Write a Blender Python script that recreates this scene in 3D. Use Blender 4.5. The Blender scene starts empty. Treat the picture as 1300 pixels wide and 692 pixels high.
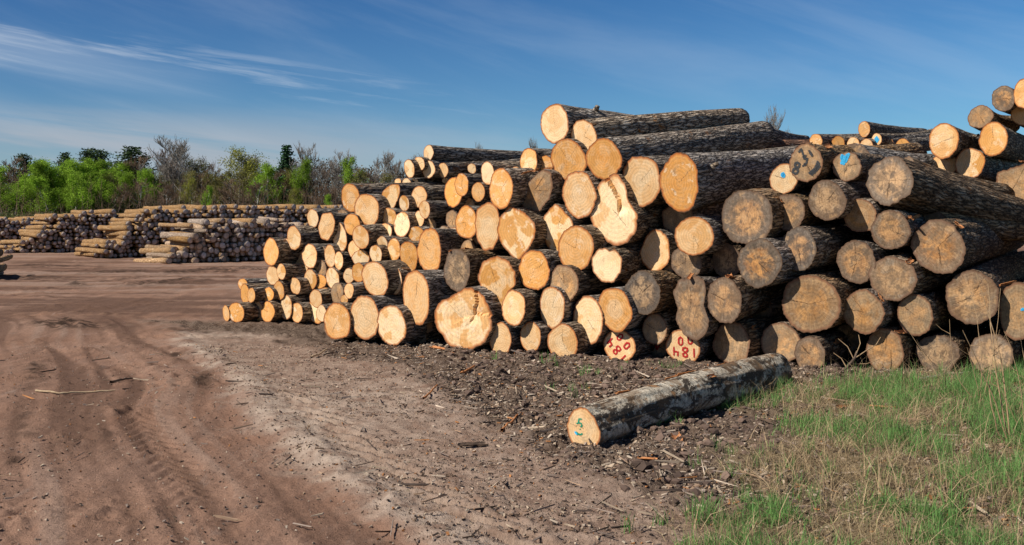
import bpy, math, random
import numpy as np
from mathutils import Vector
random.seed(7); rng = np.random.default_rng(7)
R = math.radians
scene = bpy.context.scene
C = scene.collection
F, CX, HY, EYE = 1250.0, 650.0, 272.0, 1.75      # photo measurements (1300 px wide)

def at(px, py, Y):
    return Vector(((px-CX)/F*Y, Y, EYE+(HY-py)/F*Y))
def gp(px, py):
    Y = F*EYE/(py-HY)
    return ((px-CX)/F*Y, Y)

# ------------------------------------------------------------------ tagging
def tag(o, label=None, cat=None, group=None, kind=None):
    if label: o['label'] = label
    if cat: o['category'] = cat
    if group: o['group'] = group
    if kind: o['kind'] = kind
    return o
def empty(name, loc, rot=(0,0,0)):
    o = bpy.data.objects.new(name, None); C.objects.link(o)
    o.location = loc; o.rotation_euler = rot
    o.empty_display_size = .1
    return o
def link_mesh(name, me, parent=None):
    o = bpy.data.objects.new(name, me); C.objects.link(o)
    if parent: o.parent = parent
    return o
def np_mesh(name, V, Fc, mats, smooth=True, mi=None, attrs=None):
    """V (n,3), Fc list of arrays of equal-arity faces"""
    me = bpy.data.meshes.new(name)
    if not isinstance(Fc, list): Fc = [Fc]
    Fc = [np.asarray(f, dtype=np.int32) for f in Fc if len(f)]
    nl = sum(f.size for f in Fc); nf = sum(len(f) for f in Fc)
    me.vertices.add(len(V)); me.vertices.foreach_set('co', np.asarray(V, dtype=np.float32).ravel())
    me.loops.add(nl); me.loops.foreach_set('vertex_index', np.concatenate([f.ravel() for f in Fc]))
    tot = np.concatenate([np.full(len(f), f.shape[1], dtype=np.int32) for f in Fc])
    start = np.concatenate([[0], np.cumsum(tot)[:-1]]).astype(np.int32)
    me.polygons.add(nf); me.polygons.foreach_set('loop_start', start); me.polygons.foreach_set('loop_total', tot)
    me.polygons.foreach_set('use_smooth', np.full(nf, smooth, dtype=bool))
    for m in mats: me.materials.append(m)
    if mi is not None: me.polygons.foreach_set('material_index', np.asarray(mi, dtype=np.int32))
    me.update(calc_edges=True)
    if attrs:
        for k, v in attrs.items():
            if v.ndim == 1:
                a = me.attributes.new(k, 'FLOAT', 'POINT'); a.data.foreach_set('value', v.astype(np.float32))
            else:
                a = me.attributes.new(k, 'FLOAT_COLOR', 'POINT')
                c = np.ones((len(v), 4), dtype=np.float32); c[:, :3] = v
                a.data.foreach_set('color', c.ravel())
    me.validate()
    return me

# ------------------------------------------------------------------ numpy noise
def _h(ix, iy, s):
    n = (ix*374761393 + iy*668265263 + s*2147483647) & 0xffffffff
    n = ((n ^ (n >> 13))*1274126177) & 0xffffffff
    return ((n ^ (n >> 16)) & 0xffffff)/float(0xffffff)
def vnoise(x, y, s=0):
    x = np.asarray(x, dtype=np.float64); y = np.asarray(y, dtype=np.float64)
    ix = np.floor(x).astype(np.int64); iy = np.floor(y).astype(np.int64)
    fx = x-ix; fy = y-iy
    fx = fx*fx*(3-2*fx); fy = fy*fy*(3-2*fy)
    a = _h(ix, iy, s); b = _h(ix+1, iy, s); c = _h(ix, iy+1, s); d = _h(ix+1, iy+1, s)
    return (a*(1-fx)+b*fx)*(1-fy)+(c*(1-fx)+d*fx)*fy
def fbm(x, y, o=4, s=0):
    v = 0; a = .5; t = 0
    for i in range(o):
        v = v+a*vnoise(x*2**i, y*2**i, s+i*17); t += a; a *= .5
    return v/t
def sstep(a, b, x):
    t = np.clip((x-a)/(b-a), 0, 1); return t*t*(3-2*t)

# ------------------------------------------------------------------ material helpers
class NT:
    def __init__(s, name):
        s.m = bpy.data.materials.new(name); s.m.use_nodes = True
        s.t = s.m.node_tree; s.n = s.t.nodes; s.n.clear()
        s.out = s.n.new('ShaderNodeOutputMaterial'); s.b = s.n.new('ShaderNodeBsdfPrincipled')
        s.t.links.new(s.b.outputs[0], s.out.inputs[0]); s.b.inputs['Roughness'].default_value = .9
        s.b.inputs['Specular IOR Level'].default_value = .2
    def L(s, a, b): s.t.links.new(a, b)
    def put(s, sock, v):
        if v is None: return
        if hasattr(v, 'is_linked') or isinstance(v, bpy.types.NodeSocket): s.L(v, sock)
        else:
            if sock.type == 'RGBA' and isinstance(v, (tuple, list)) and len(v) == 3: v = (*v, 1)
            sock.default_value = v
    def math(s, op, a, b=None, c=None, clamp=False):
        n = s.n.new('ShaderNodeMath'); n.operation = op; n.use_clamp = clamp
        s.put(n.inputs[0], a); s.put(n.inputs[1], b); s.put(n.inputs[2], c); return n.outputs[0]
    def mix(s, f, a, b, mode='MIX'):
        n = s.n.new('ShaderNodeMix'); n.data_type = 'RGBA'; n.blend_type = mode
        s.put(n.inputs[0], f); s.put(n.inputs[6], a); s.put(n.inputs[7], b); return n.outputs[2]
    def noise(s, vec, scale, detail=4, rough=.55, dist=0, color=False):
        n = s.n.new('ShaderNodeTexNoise'); s.put(n.inputs['Vector'], vec); s.put(n.inputs['Scale'], scale)
        n.inputs['Detail'].default_value = detail; n.inputs['Roughness'].default_value = rough
        n.inputs['Distortion'].default_value = dist
        return n.outputs['Color' if color else 'Fac']
    def voro(s, vec, scale, feature='F1', out='Distance', rnd=1):
        n = s.n.new('ShaderNodeTexVoronoi'); n.feature = feature; s.put(n.inputs['Vector'], vec)
        n.inputs['Scale'].default_value = scale; n.inputs['Randomness'].default_value = rnd
        return n.outputs[out]
    def rng(s, v, a, b, c=0, d=1, smooth=False):
        n = s.n.new('ShaderNodeMapRange'); s.put(n.inputs[0], v)
        if smooth: n.interpolation_type = 'SMOOTHSTEP'
        for i, q in enumerate((a, b, c, d)): s.put(n.inputs[i+1], q)
        return n.outputs[0]
    def map(s, vec, scale=(1,1,1), rot=(0,0,0), loc=(0,0,0)):
        n = s.n.new('ShaderNodeMapping'); s.put(n.inputs[0], vec)
        s.put(n.inputs[1], loc); s.put(n.inputs[2], rot); s.put(n.inputs[3], scale); return n.outputs[0]
    def obj(s): return s.n.new('ShaderNodeTexCoord').outputs['Object']
    def gen(s): return s.n.new('ShaderNodeTexCoord').outputs['Generated']
    def attr(s, name, out='Fac', typ='GEOMETRY'):
        n = s.n.new('ShaderNodeAttribute'); n.attribute_name = name; n.attribute_type = typ; return n.outputs[out]
    def rand(s): return s.n.new('ShaderNodeObjectInfo').outputs['Random']
    def sep(s, v):
        n = s.n.new('ShaderNodeSeparateXYZ'); s.put(n.inputs[0], v); return n.outputs
    def comb(s, x, y, z):
        n = s.n.new('ShaderNodeCombineXYZ'); s.put(n.inputs[0], x); s.put(n.inputs[1], y); s.put(n.inputs[2], z); return n.outputs[0]
    def vadd(s, a, b):
        n = s.n.new('ShaderNodeVectorMath'); n.operation = 'ADD'; s.put(n.inputs[0], a); s.put(n.inputs[1], b); return n.outputs[0]
    def bump(s, h, strength=.5, dist=.01, normal=None):
        n = s.n.new('ShaderNodeBump'); n.inputs['Strength'].default_value = strength
        n.inputs['Distance'].default_value = dist; s.put(n.inputs['Height'], h); s.put(n.inputs['Normal'], normal)
        return n.outputs[0]
    def base(s, c): s.put(s.b.inputs['Base Color'], c)
    def normal(s, c): s.put(s.b.inputs['Normal'], c)

def m_cut():
    s = NT('cut_wood'); co = s.obj(); rd = s.rand()
    off = s.math('MULTIPLY', rd, 37.0)
    co2 = s.vadd(co, s.comb(off, off, off))
    x, y, z = s.sep(co)
    rad = s.attr('rad')
    tone = s.attr('tone', typ='OBJECT'); wea = s.attr('weather', typ='OBJECT')
    flat = s.comb(0, y, z); fl2 = s.vadd(flat, s.comb(off, off, off))
    n1 = s.noise(fl2, 6, 4); n2 = s.noise(fl2, 14, 5, .6); n3 = s.noise(fl2, 60, 4, .6)
    orange = s.mix(n1, (.68,.275,.055), (.76,.39,.115)); cream = s.mix(n1, (.82,.545,.27), (.87,.68,.43))
    tn = s.math('ADD', tone, s.math('MULTIPLY', s.math('SUBTRACT', n2, .5), 1.1), clamp=True)
    fresh = s.mix(tn, orange, cream)
    # heart / sap difference
    rj = s.math('ADD', rad, s.math('MULTIPLY', s.math('SUBTRACT', n2, .5), .5))
    heart = s.rng(rj, .40, .52, 1, 0, True)
    fresh = s.mix(s.math('MULTIPLY', heart, s.rng(s.math('FRACT', s.math('MULTIPLY', rd, 7.3)), .35, 1, 0, .55)), fresh, (.80,.58,.34))
    st = s.rng(n2, .56, .72, 0, .7, True)
    fresh = s.mix(s.math('MULTIPLY', st, s.math('FRACT', s.math('MULTIPLY', rd, 13.7))), fresh, (.30,.17,.08))
    bl = s.noise(fl2, 4.2, 2, .5)
    fresh = s.mix(s.math('MULTIPLY', s.rng(bl, .50, .56, 0, 1, True), s.math('FRACT', s.math('MULTIPLY', rd, 31.3))), fresh, s.mix(n1, (.58,.24,.05), (.70,.38,.12)))
    fresh = s.mix(s.math('MULTIPLY', s.rng(s.noise(fl2, 7.5, 4, .6), .58, .62, 0, .7, True), s.math('FRACT', s.math('MULTIPLY', rd, 51.7))), fresh, (.84,.64,.42))
    fresh = s.mix(s.math('MULTIPLY', s.rng(s.noise(s.comb(s.math('MULTIPLY', y, 5), s.math('MULTIPLY', z, 16), off), 1.5, 5, .7), .60, .70, 0, .6, True), s.rng(s.math('FRACT', s.math('MULTIPLY', rd, 71.7)), .4, .8)), fresh, (.34,.22,.13))
    # thin grey mineral streaks
    nst = s.noise(s.map(fl2, (1, 26, 5), (s.math('MULTIPLY', 0.0, 1.0) if False else 0, 0, 0)), 1.6, 3)
    # weathered
    wout = s.mix(n3, (.065,.050,.040), (.23,.185,.145)); whe = s.mix(s.rng(n1,.35,.65), (.24,.10,.035), (.56,.27,.09)); whe = s.mix(s.math('FRACT', s.math('MULTIPLY', rd, 43.1)), whe, s.mix(n1, (.32,.20,.11), (.52,.36,.21)))
    wv = s.mix(s.rng(rj, .42, .80, 0, 1, True), whe, wout)
    wv = s.mix(s.rng(s.noise(s.vadd(fl2, (3,8,2)), 5.5, 4, .6), .47, .60, 0, .7, True), wv, (.10,.072,.052))
    wv = s.mix(s.rng(s.noise(s.comb(s.math('MULTIPLY', y, 30), s.math('MULTIPLY', z, 5), off), 1.5, 5, .7), .54, .66, 0, .6, True), wv, (.06,.04,.028))
    wv = s.mix(s.rng(n2, .49, .60, 0, .75, True), wv, (.085,.066,.052))
    wv = s.mix(s.rng(s.noise(fl2, 9, 3), .56, .66, 0, .5, True), wv, (.46,.28,.14))
    col = s.mix(wea, fresh, wv)
    # growth rings
    rr = s.math('ADD', rad, s.math('MULTIPLY', n1, .22))
    ring = s.math('SINE', s.math('MULTIPLY', rr, 120))
    ring2 = s.math('SINE', s.math('MULTIPLY', rr, 47))
    rg = s.math('ADD', s.math('MULTIPLY', ring, .05), s.math('MULTIPLY', ring2, .07))
    rg = s.math('ADD', rg, s.math('MULTIPLY', s.math('SUBTRACT', n3, .5), .45))
    pol = s.math('ARCTAN2', z, y)
    pn = s.noise(s.comb(s.math('MULTIPLY', s.math('COSINE', pol), 9), s.math('MULTIPLY', s.math('SINE', pol), 9), s.math('ADD', s.math('MULTIPLY', rad, 1.1), off)), 1, 5, .7)
    rg = s.math('ADD', rg, s.math('MULTIPLY', s.math('SUBTRACT', pn, .5), s.rng(wea, 0, 1, .30, 1.7)))
    # chainsaw marks: parallel bands at a random angle
    ang = s.math('MULTIPLY', rd, 9.0)
    d = s.math('ADD', s.math('MULTIPLY', y, s.math('COSINE', ang)), s.math('MULTIPLY', z, s.math('SINE', ang)))
    e = s.math('SUBTRACT', s.math('MULTIPLY', z, s.math('COSINE', ang)), s.math('MULTIPLY', y, s.math('SINE', ang)))
    sawn = s.noise(s.comb(s.math('MULTIPLY', d, 90), s.math('MULTIPLY', e, 3.5), off), 1, 3, .6)
    swa = s.rng(s.math('FRACT', s.math('MULTIPLY', rd, 23.1)), .2, 1, .05, .75)
    sw = s.math('MULTIPLY', s.math('SUBTRACT', sawn, .5), swa)
    val = s.math('ADD', s.math('ADD', s.rng(s.math('FRACT', s.math('MULTIPLY', rd, 91.7)), 0, 1, .80, 1.14), rg), sw)
    hsv = s.n.new('ShaderNodeHueSaturation'); s.put(hsv.inputs['Color'], col); s.put(hsv.inputs['Value'], val); col = hsv.outputs[0]
    # rim: stained cambium ring
    rj2 = s.math('ADD', rad, s.math('MULTIPLY', s.math('SUBTRACT', n2, .5), .12))
    rimf = s.rng(rj2, .86, .97, 0, 1, True)
    rimc = s.mix(wea, (.42,.11,.022), (.12,.09,.065))
    col = s.mix(s.math('MULTIPLY', rimf, .85), col, rimc)
    bk = s.rng(rj2, .955, .985, 0, 1)
    col = s.mix(s.math('MULTIPLY', bk, .8), col, (.10,.055,.03))
    # radial checks (cracks)
    cr = None
    for k, (a0, w0) in enumerate(((5.1, .020), (11.3, .014), (17.7, .010))):
        a = s.math('MULTIPLY', rd, a0*3)
        dd = s.math('ADD', s.math('MULTIPLY', y, s.math('COSINE', a)), s.math('MULTIPLY', z, s.math('SINE', a)))
        dd = s.math('ADD', dd, s.math('MULTIPLY', s.math('SUBTRACT', s.noise(fl2, 22+9*k, 3), .5), .05))
        ee = s.math('SUBTRACT', s.math('MULTIPLY', z, s.math('COSINE', a)), s.math('MULTIPLY', y, s.math('SINE', a)))
        ln = s.rng(s.math('ABSOLUTE', dd), .0004, s.rng(wea, 0, 1, w0*.2, w0*.5), 1, 0)
        side = s.rng(ee, -.01, .01, 0, 1)
        ln = s.math('MULTIPLY', s.math('MULTIPLY', ln, side), s.rng(rad, .55+.15*k, .8+.08*k, 1, 0))
        gate = s.rng(s.math('FRACT', s.math('MULTIPLY', rd, a0*11)), .52, .6, 0, 1)
        ln = s.math('MULTIPLY', ln, gate)
        cr = ln if cr is None else s.math('MAXIMUM', cr, ln)
    col = s.mix(s.math('MULTIPLY', cr, .85), col, (.05,.025,.012))
    s.base(col)
    h = s.math('ADD', s.math('MULTIPLY', sawn, s.math('MULTIPLY', swa, 1.6)), s.math('SUBTRACT', s.math('MULTIPLY', n3, .5), cr))
    s.normal(s.bump(h, .45, .006)); s.b.inputs['Roughness'].default_value = .8
    return s.m

def m_bark(name, c1, c2, c3, patch=(.30,.13,.05), pamt=.5, fs=1.0):
    s = NT(name); co = s.obj(); rd = s.rand(); off = s.math('MULTIPLY', rd, 31)
    c = s.vadd(co, s.comb(off, off, off))
    w = s.noise(c, 5, 3, color=True)
    wsc = s.n.new('ShaderNodeVectorMath'); wsc.operation = 'SCALE'; s.L(w, wsc.inputs[0]); wsc.inputs['Scale'].default_value = .09
    cw = s.vadd(c, wsc.outputs[0])
    v = s.voro(s.map(cw, (2.6*fs, 27*fs, 27*fs)), 1, 'DISTANCE_TO_EDGE')
    v2 = s.voro(s.map(cw, (7*fs, 58*fs, 58*fs)), 1, 'DISTANCE_TO_EDGE')
    fur = s.rng(v, .0, .32, 0, 1); fur2 = s.rng(v2, 0, .3, 0, 1)
    n = s.noise(c, 3.2, 5, .6); n2 = s.noise(s.map(c, (9, 40, 40)), 1, 4, .65)
    h = s.math('ADD', s.math('MULTIPLY', fur, .6), s.math('ADD', s.math('MULTIPLY', fur2, .25), s.math('MULTIPLY', n2, .35)))
    col = s.mix(s.rng(h, .30, 1.0), c1, c2)
    col = s.mix(s.rng(n, .48, .66, 0, .75, True), col, s.mix(s.rng(h, .3, .9), c1, c3))
    col = s.mix(s.rng(s.noise(s.map(c, (3, 6, 6)), 1.3, 4, .6), .62, .67, 0, pamt), col, patch)
    col = s.mix(s.rng(s.noise(c, 11, 4, .7), .60, .68, 0, .35), col, (.36,.36,.31))
    hv = s.n.new('ShaderNodeHueSaturation'); s.put(hv.inputs['Color'], col); s.put(hv.inputs['Value'], s.rng(s.math('FRACT', s.math('MULTIPLY', rd, 17.3)), 0, 1, .7, 1.25)); s.put(hv.inputs['Saturation'], s.rng(s.math('FRACT', s.math('MULTIPLY', rd, 37.3)), 0, 1, .6, 1.35)); col = hv.outputs[0]
    s.base(col); s.normal(s.bump(h, 1.0, .018)); s.b.inputs['Roughness'].default_value = .95
    return s.m

def m_birch():
    s = NT('birch_bark'); c = s.obj()
    n = s.noise(s.map(c, (1.9, 4.0, 4.0)), 1.9, 10, .72, .5); n2 = s.noise(s.map(c, (40, 9, 9)), 1, 5, .7)
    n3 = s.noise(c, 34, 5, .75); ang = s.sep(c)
    white = s.mix(s.rng(n2, .35, .65), (.36,.29,.21), (.84,.74,.58))
    white = s.mix(s.rng(n3, .5, .6, 0, .8), white, (.09,.075,.06))
    col = s.mix(s.rng(n, .50, .525, 0, 1), white, s.mix(n3, (.020,.014,.010), (.13,.10,.075)))
    col = s.mix(s.rng(s.noise(c, 9, 3, .5), .62, .66, 0, .8), col, (.36,.19,.085))
    col = s.mix(s.rng(s.noise(s.vadd(c, (5,3,9)), 9, 6, .8), .60, .63, 0, .6), col, (.40,.41,.36))
    col = s.mix(s.rng(s.noise(s.vadd(c, (2,7,1)), 4.5, 5, .7), .50, .60, 0, .6, True), col, s.mix(n3, (.06,.034,.018), (.36,.22,.12)))
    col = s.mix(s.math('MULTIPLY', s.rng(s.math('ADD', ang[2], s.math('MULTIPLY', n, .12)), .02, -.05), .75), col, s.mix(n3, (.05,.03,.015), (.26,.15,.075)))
    s.base(col); s.normal(s.bump(s.math('ADD', n2, s.math('ADD', n3, s.math('MULTIPLY', n, 2))), .9, .02))
    return s.m

def m_simple(name, a, b, sc=20, rough=.9, bump=.3):
    s = NT(name); c = s.obj(); n = s.noise(c, sc, 4, .6)
    s.base(s.mix(s.rng(n, .3, .7), a, b)); s.normal(s.bump(n, bump, .01)); s.b.inputs['Roughness'].default_value = rough
    return s.m
def m_attr(name, amt=.25, trans=0, rough=.85):
    s = NT(name); col = s.attr('col', 'Color')
    n = s.noise(s.obj(), 9, 2)
    h = s.n.new('ShaderNodeHueSaturation'); s.put(h.inputs['Color'], col); s.put(h.inputs['Value'], s.rng(n, .3, .7, 1-amt, 1+amt))
    s.base(h.outputs[0]); s.b.inputs['Roughness'].default_value = rough
    if trans:
        t = s.n.new('ShaderNodeBsdfTranslucent'); s.L(h.outputs[0], t.inputs[0])
        mx = s.n.new('ShaderNodeMixShader'); mx.inputs[0].default_value = trans
        s.L(s.b.outputs[0], mx.inputs[1]); s.L(t.outputs[0], mx.inputs[2]); s.L(mx.outputs[0], s.out.inputs[0])
    return s.m

CUT = m_cut()
BARKS = {
 'fresh': m_bark('grey_bark', (.034,.024,.018), (.50,.405,.31), (.68,.60,.50)),
 'old':   m_bark('old_bark', (.034,.022,.014), (.42,.295,.195), (.56,.465,.36), (.24,.11,.05), .4),
 'red':   m_bark('red_bark', (.05,.022,.012), (.30,.14,.07), (.22,.17,.14), (.40,.16,.05), .6),
 'pulp':  m_bark('pulpwood_bark', (.20,.12,.07), (.64,.45,.275), (.74,.56,.38), (.50,.26,.11), .5, 1.5),
}
BIRCH = m_birch()
def m_paint(name, a, b):
    s = NT(name); c = s.obj(); n = s.noise(c, 45, 5, .75); s.base(s.mix(n, a, b)); s.b.inputs['Roughness'].default_value = .7
    t = s.n.new('ShaderNodeBsdfTransparent'); m = s.n.new('ShaderNodeMixShader')
    s.L(s.rng(s.noise(s.map(c, (1, 70, 130)), 1, 5, .8), .36, .54, .12, .95), m.inputs[0]); s.L(t.outputs[0], m.inputs[1]); s.L(s.b.outputs[0], m.inputs[2]); s.L(m.outputs[0], s.out.inputs[0])
    return s.m
PAINT = {k: m_paint(k+'_paint', a, b) for k, a, b in (
    ('red', (.42,.012,.02), (.60,.03,.03)), ('black', (.025,.028,.032), (.09,.09,.09)),
    ('blue', (.03,.42,.80), (.10,.60,.90)), ('green', (.01,.22,.12), (.02,.34,.2)))}

# ------------------------------------------------------------------ logs
TH = 37.0
def log_outline(nseg, a, b, irr, poly=None, seed=0):
    """radius function r(theta) around the pith; theta=0 -> screen right, +90 up"""
    th = np.linspace(0, 2*math.pi, nseg, endpoint=False)
    rs = np.random.default_rng(seed)
    if poly is not None:
        P = np.array(poly); ang = np.arctan2(P[:,1], P[:,0]); o = np.argsort(ang); ang = ang[o]; P = P[o]
        r = np.zeros(nseg)
        for i, t in enumerate(th):
            tt = (t+math.pi) % (2*math.pi)-math.pi
            j = np.searchsorted(ang, tt) % len(ang); k = (j-1) % len(ang)
            p, q = P[k], P[j]; d = np.array([math.cos(tt), math.sin(tt)]); e = q-p
            den = d[0]*e[1]-d[1]*e[0]
            r[i] = abs((p[0]*e[1]-p[1]*e[0])/den) if abs(den) > 1e-9 else np.hypot(*p)
        r = (np.roll(r, 1)+2*r+np.roll(r, -1))/4
    else:
        r = a*b/np.sqrt((b*np.cos(th))**2+(a*np.sin(th))**2)
        for k in range(2, 7):
            r = r*(1+irr*rs.normal()/k*np.cos(k*th+rs.uniform(0, 6.28)))
    return th, r

def build_log(name, L, th, r, taper, seed, barkmat, rough=.02, cut_tilt=(0,0), step=None, nring=7, bend=(0,0), props=None,
              parent=None, ovality=1.0, end_sag=0):
    rs = np.random.default_rng(seed); n = len(th)
    m = max(8, int(L/.11)); xs = np.linspace(0, 1, m+1)**1.15*L
    xs = xs+0
    cosT, sinT = -np.cos(th), np.sin(th)            # local -Y is screen right
    ph = rs.uniform(0, 100)
    rr = np.zeros((m+1, n))
    mean = r.mean()
    for i, x in enumerate(xs):
        t = x/L; w = math.exp(-x/.5)
        base = (r*w+(mean*.45+r*.55)*(1-w))*(1-(1-taper)*t)
        hi = (vnoise(np.cos(th)*5.5+ph, np.sin(th)*5.5+x*1.3, seed)-.5)*2
        hf = (vnoise(th*22+ph, np.full(n, x*2.2), seed+5)-.5)*2
        hf[-1] = (hf[0]+hf[-2])/2
        rr[i] = base*(1+rough*1.0*hi+rough*.75*hf)
    bx = bend[0]*np.sin(xs/L*math.pi); bz = bend[1]*np.sin(xs/L*math.pi)
    V = np.zeros((m+1, n, 3))
    V[:,:,0] = xs[:,None]; V[:,:,1] = rr*cosT+bx[:,None]; V[:,:,2] = rr*sinT+bz[:,None]
    def foff(y, z):
        o = cut_tilt[0]*y+cut_tilt[1]*z
        if step:
            for (a, of, dp) in step:
                q = y*-math.cos(a)+z*math.sin(a)-of+.05*(vnoise(y*9+of*50, z*9, 8)-.5)+.6*(y*math.sin(a)+z*math.cos(a)+.05)**2
                o = o+dp*sstep(-.004, .004, q+.014*(vnoise(y*40, z*40, 3)-.5))*np.exp(-np.maximum(q, 0)/.07)*sstep(-.10, .05, z*np.sign(of-.1+1e-6)*-1 if False else z)
        return o
    fade = np.exp(-xs/.25)
    o0 = foff(V[0,:,1], V[0,:,2])
    V[:,:,0] += fade[:,None]*o0[None,:]
    # far end cap
    cap_c = np.array([[L, bx[-1], bz[-1]]])
    Vb = np.concatenate([V.reshape(-1, 3), cap_c])
    i, j = np.meshgrid(np.arange(m), np.arange(n), indexing='ij'); j2 = (j+1) % n
    Q = np.stack([i*n+j, (i+1)*n+j, (i+1)*n+j2, i*n+j2], -1).reshape(-1, 4)
    jj = np.arange(n); T = np.stack([np.full(n, (m+1)*n), m*n+(jj+1) % n, m*n+jj], -1)
    radb = np.ones(len(Vb)); radb[-1] = 0
    me = np_mesh('bark', Vb, [Q, T], [barkmat, CUT], True, np.concatenate([np.zeros(len(Q)), np.ones(n)]), {'rad': radb})
    b = link_mesh('bark', me, parent)
    # cut end disc, rim coincides with first bark ring
    fr = np.linspace(0, 1, nring+1)[1:]
    rim = rr[0]
    y = (fr[:,None]*rim*cosT).ravel(); z = (fr[:,None]*rim*sinT).ravel()
    x = foff(y, z)+(0 if step else 1)*.006*(vnoise(y*14+ph, z*14, seed)-.5)*(1-np.repeat(fr, n)**4)
    Vd = np.stack([x, y, z], -1); Vd = np.concatenate([Vd, [[float(foff(np.array(0.), np.array(0.))), 0, 0]]])
    k, j = np.meshgrid(np.arange(nring-1), np.arange(n), indexing='ij'); j2 = (j+1) % n
    Qd = np.stack([k*n+j, (k+1)*n+j, (k+1)*n+j2, k*n+j2], -1).reshape(-1, 4)
    Td = np.stack([np.full(n, nring*n), jj, (jj+1) % n], -1)
    rad = np.concatenate([np.repeat(fr, n), [0]])
    me2 = np_mesh('cut_end', Vd, [Qd, Td], [CUT], not step, None, {'rad': rad})
    e = link_mesh('cut_end', me2, parent)
    for o in (b, e):
        if props:
            for kk, vv in props.items(): o[kk] = vv
    return b, e, foff

def ribbon(strokes, width, foff, lift=.004, seed=0, jag=.25):
    """painted strokes on a cut face: (u right, v up) metres"""
    V = []; Fq = []; rs = random.Random(seed)
    for st in strokes:
        pts = []
        for a, b in zip(st[:-1], st[1:]):
            k = max(2, int(math.dist(a, b)/.008))
            pts += [(a[0]+(b[0]-a[0])*q/k, a[1]+(b[1]-a[1])*q/k) for q in range(k)]
        pts.append(st[-1]); n0 = len(V)
        for i, (u, v) in enumerate(pts):
            p = pts[max(0, i-1)]; q = pts[min(len(pts)-1, i+1)]
            du, dv = q[0]-p[0], q[1]-p[1]; l = math.hypot(du, dv) or 1
            w = width*.5*(1+rs.uniform(-jag, jag))*(1 if 0 < i < len(pts)-1 else .5)
            for s in (-1, 1):
                uu = u-dv/l*w*s; vv = v+du/l*w*s
                V.append((float(foff(np.array(-uu), np.array(vv)))-lift, -uu, vv))
            if i: k = n0+2*i; Fq.append((k-2, k-1, k+1, k))
    nv = len(V)
    V += [(x+.003, y, z) for x, y, z in V]      # give the paint film a little body
    Fq2 = [tuple(nv+q for q in reversed(f)) for f in Fq]
    return np.array(V), np.array(Fq+Fq2)

TONE = {'o': (.14, 0), 'm': (.62, 0), 'c': (.95, 0), 'p': (1.0, .12), 'g': (.6, 1.0), 'b': (.3, .92), 'h': (.5, .74), 'r': (0, .1)}
TW = {'o': 'orange', 'm': 'honey-coloured', 'c': 'pale cream', 'p': 'pale', 'g': 'weathered grey', 'b': 'weathered brown', 'h': 'dull tan', 'r': 'reddish'}

FRONT = [(400,13.9),(410,13.6),(500,13.1),(590,12.55),(710,11.9),(860,11.5),(1000,11.15),(1130,10.9),(1320,10.7)]
def depth(x, y):
    if x < 412 or (y < 375 and x < 440):
        Yb = 16.0 if x < 400 else 15.5
        return Yb+max(0, .25*(1.75+(HY-y)/F*Yb))
    Yb = np.interp(x, [a for a, b in FRONT], [b for a, b in FRONT])
    z = 1.75+(HY-y)/F*(Yb+1)
    lean = np.interp(x, [410, 520, 640, 900, 1300], [.95, .95, .45, .22, .2])
    return Yb+lean*max(0, z-.3)

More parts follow.
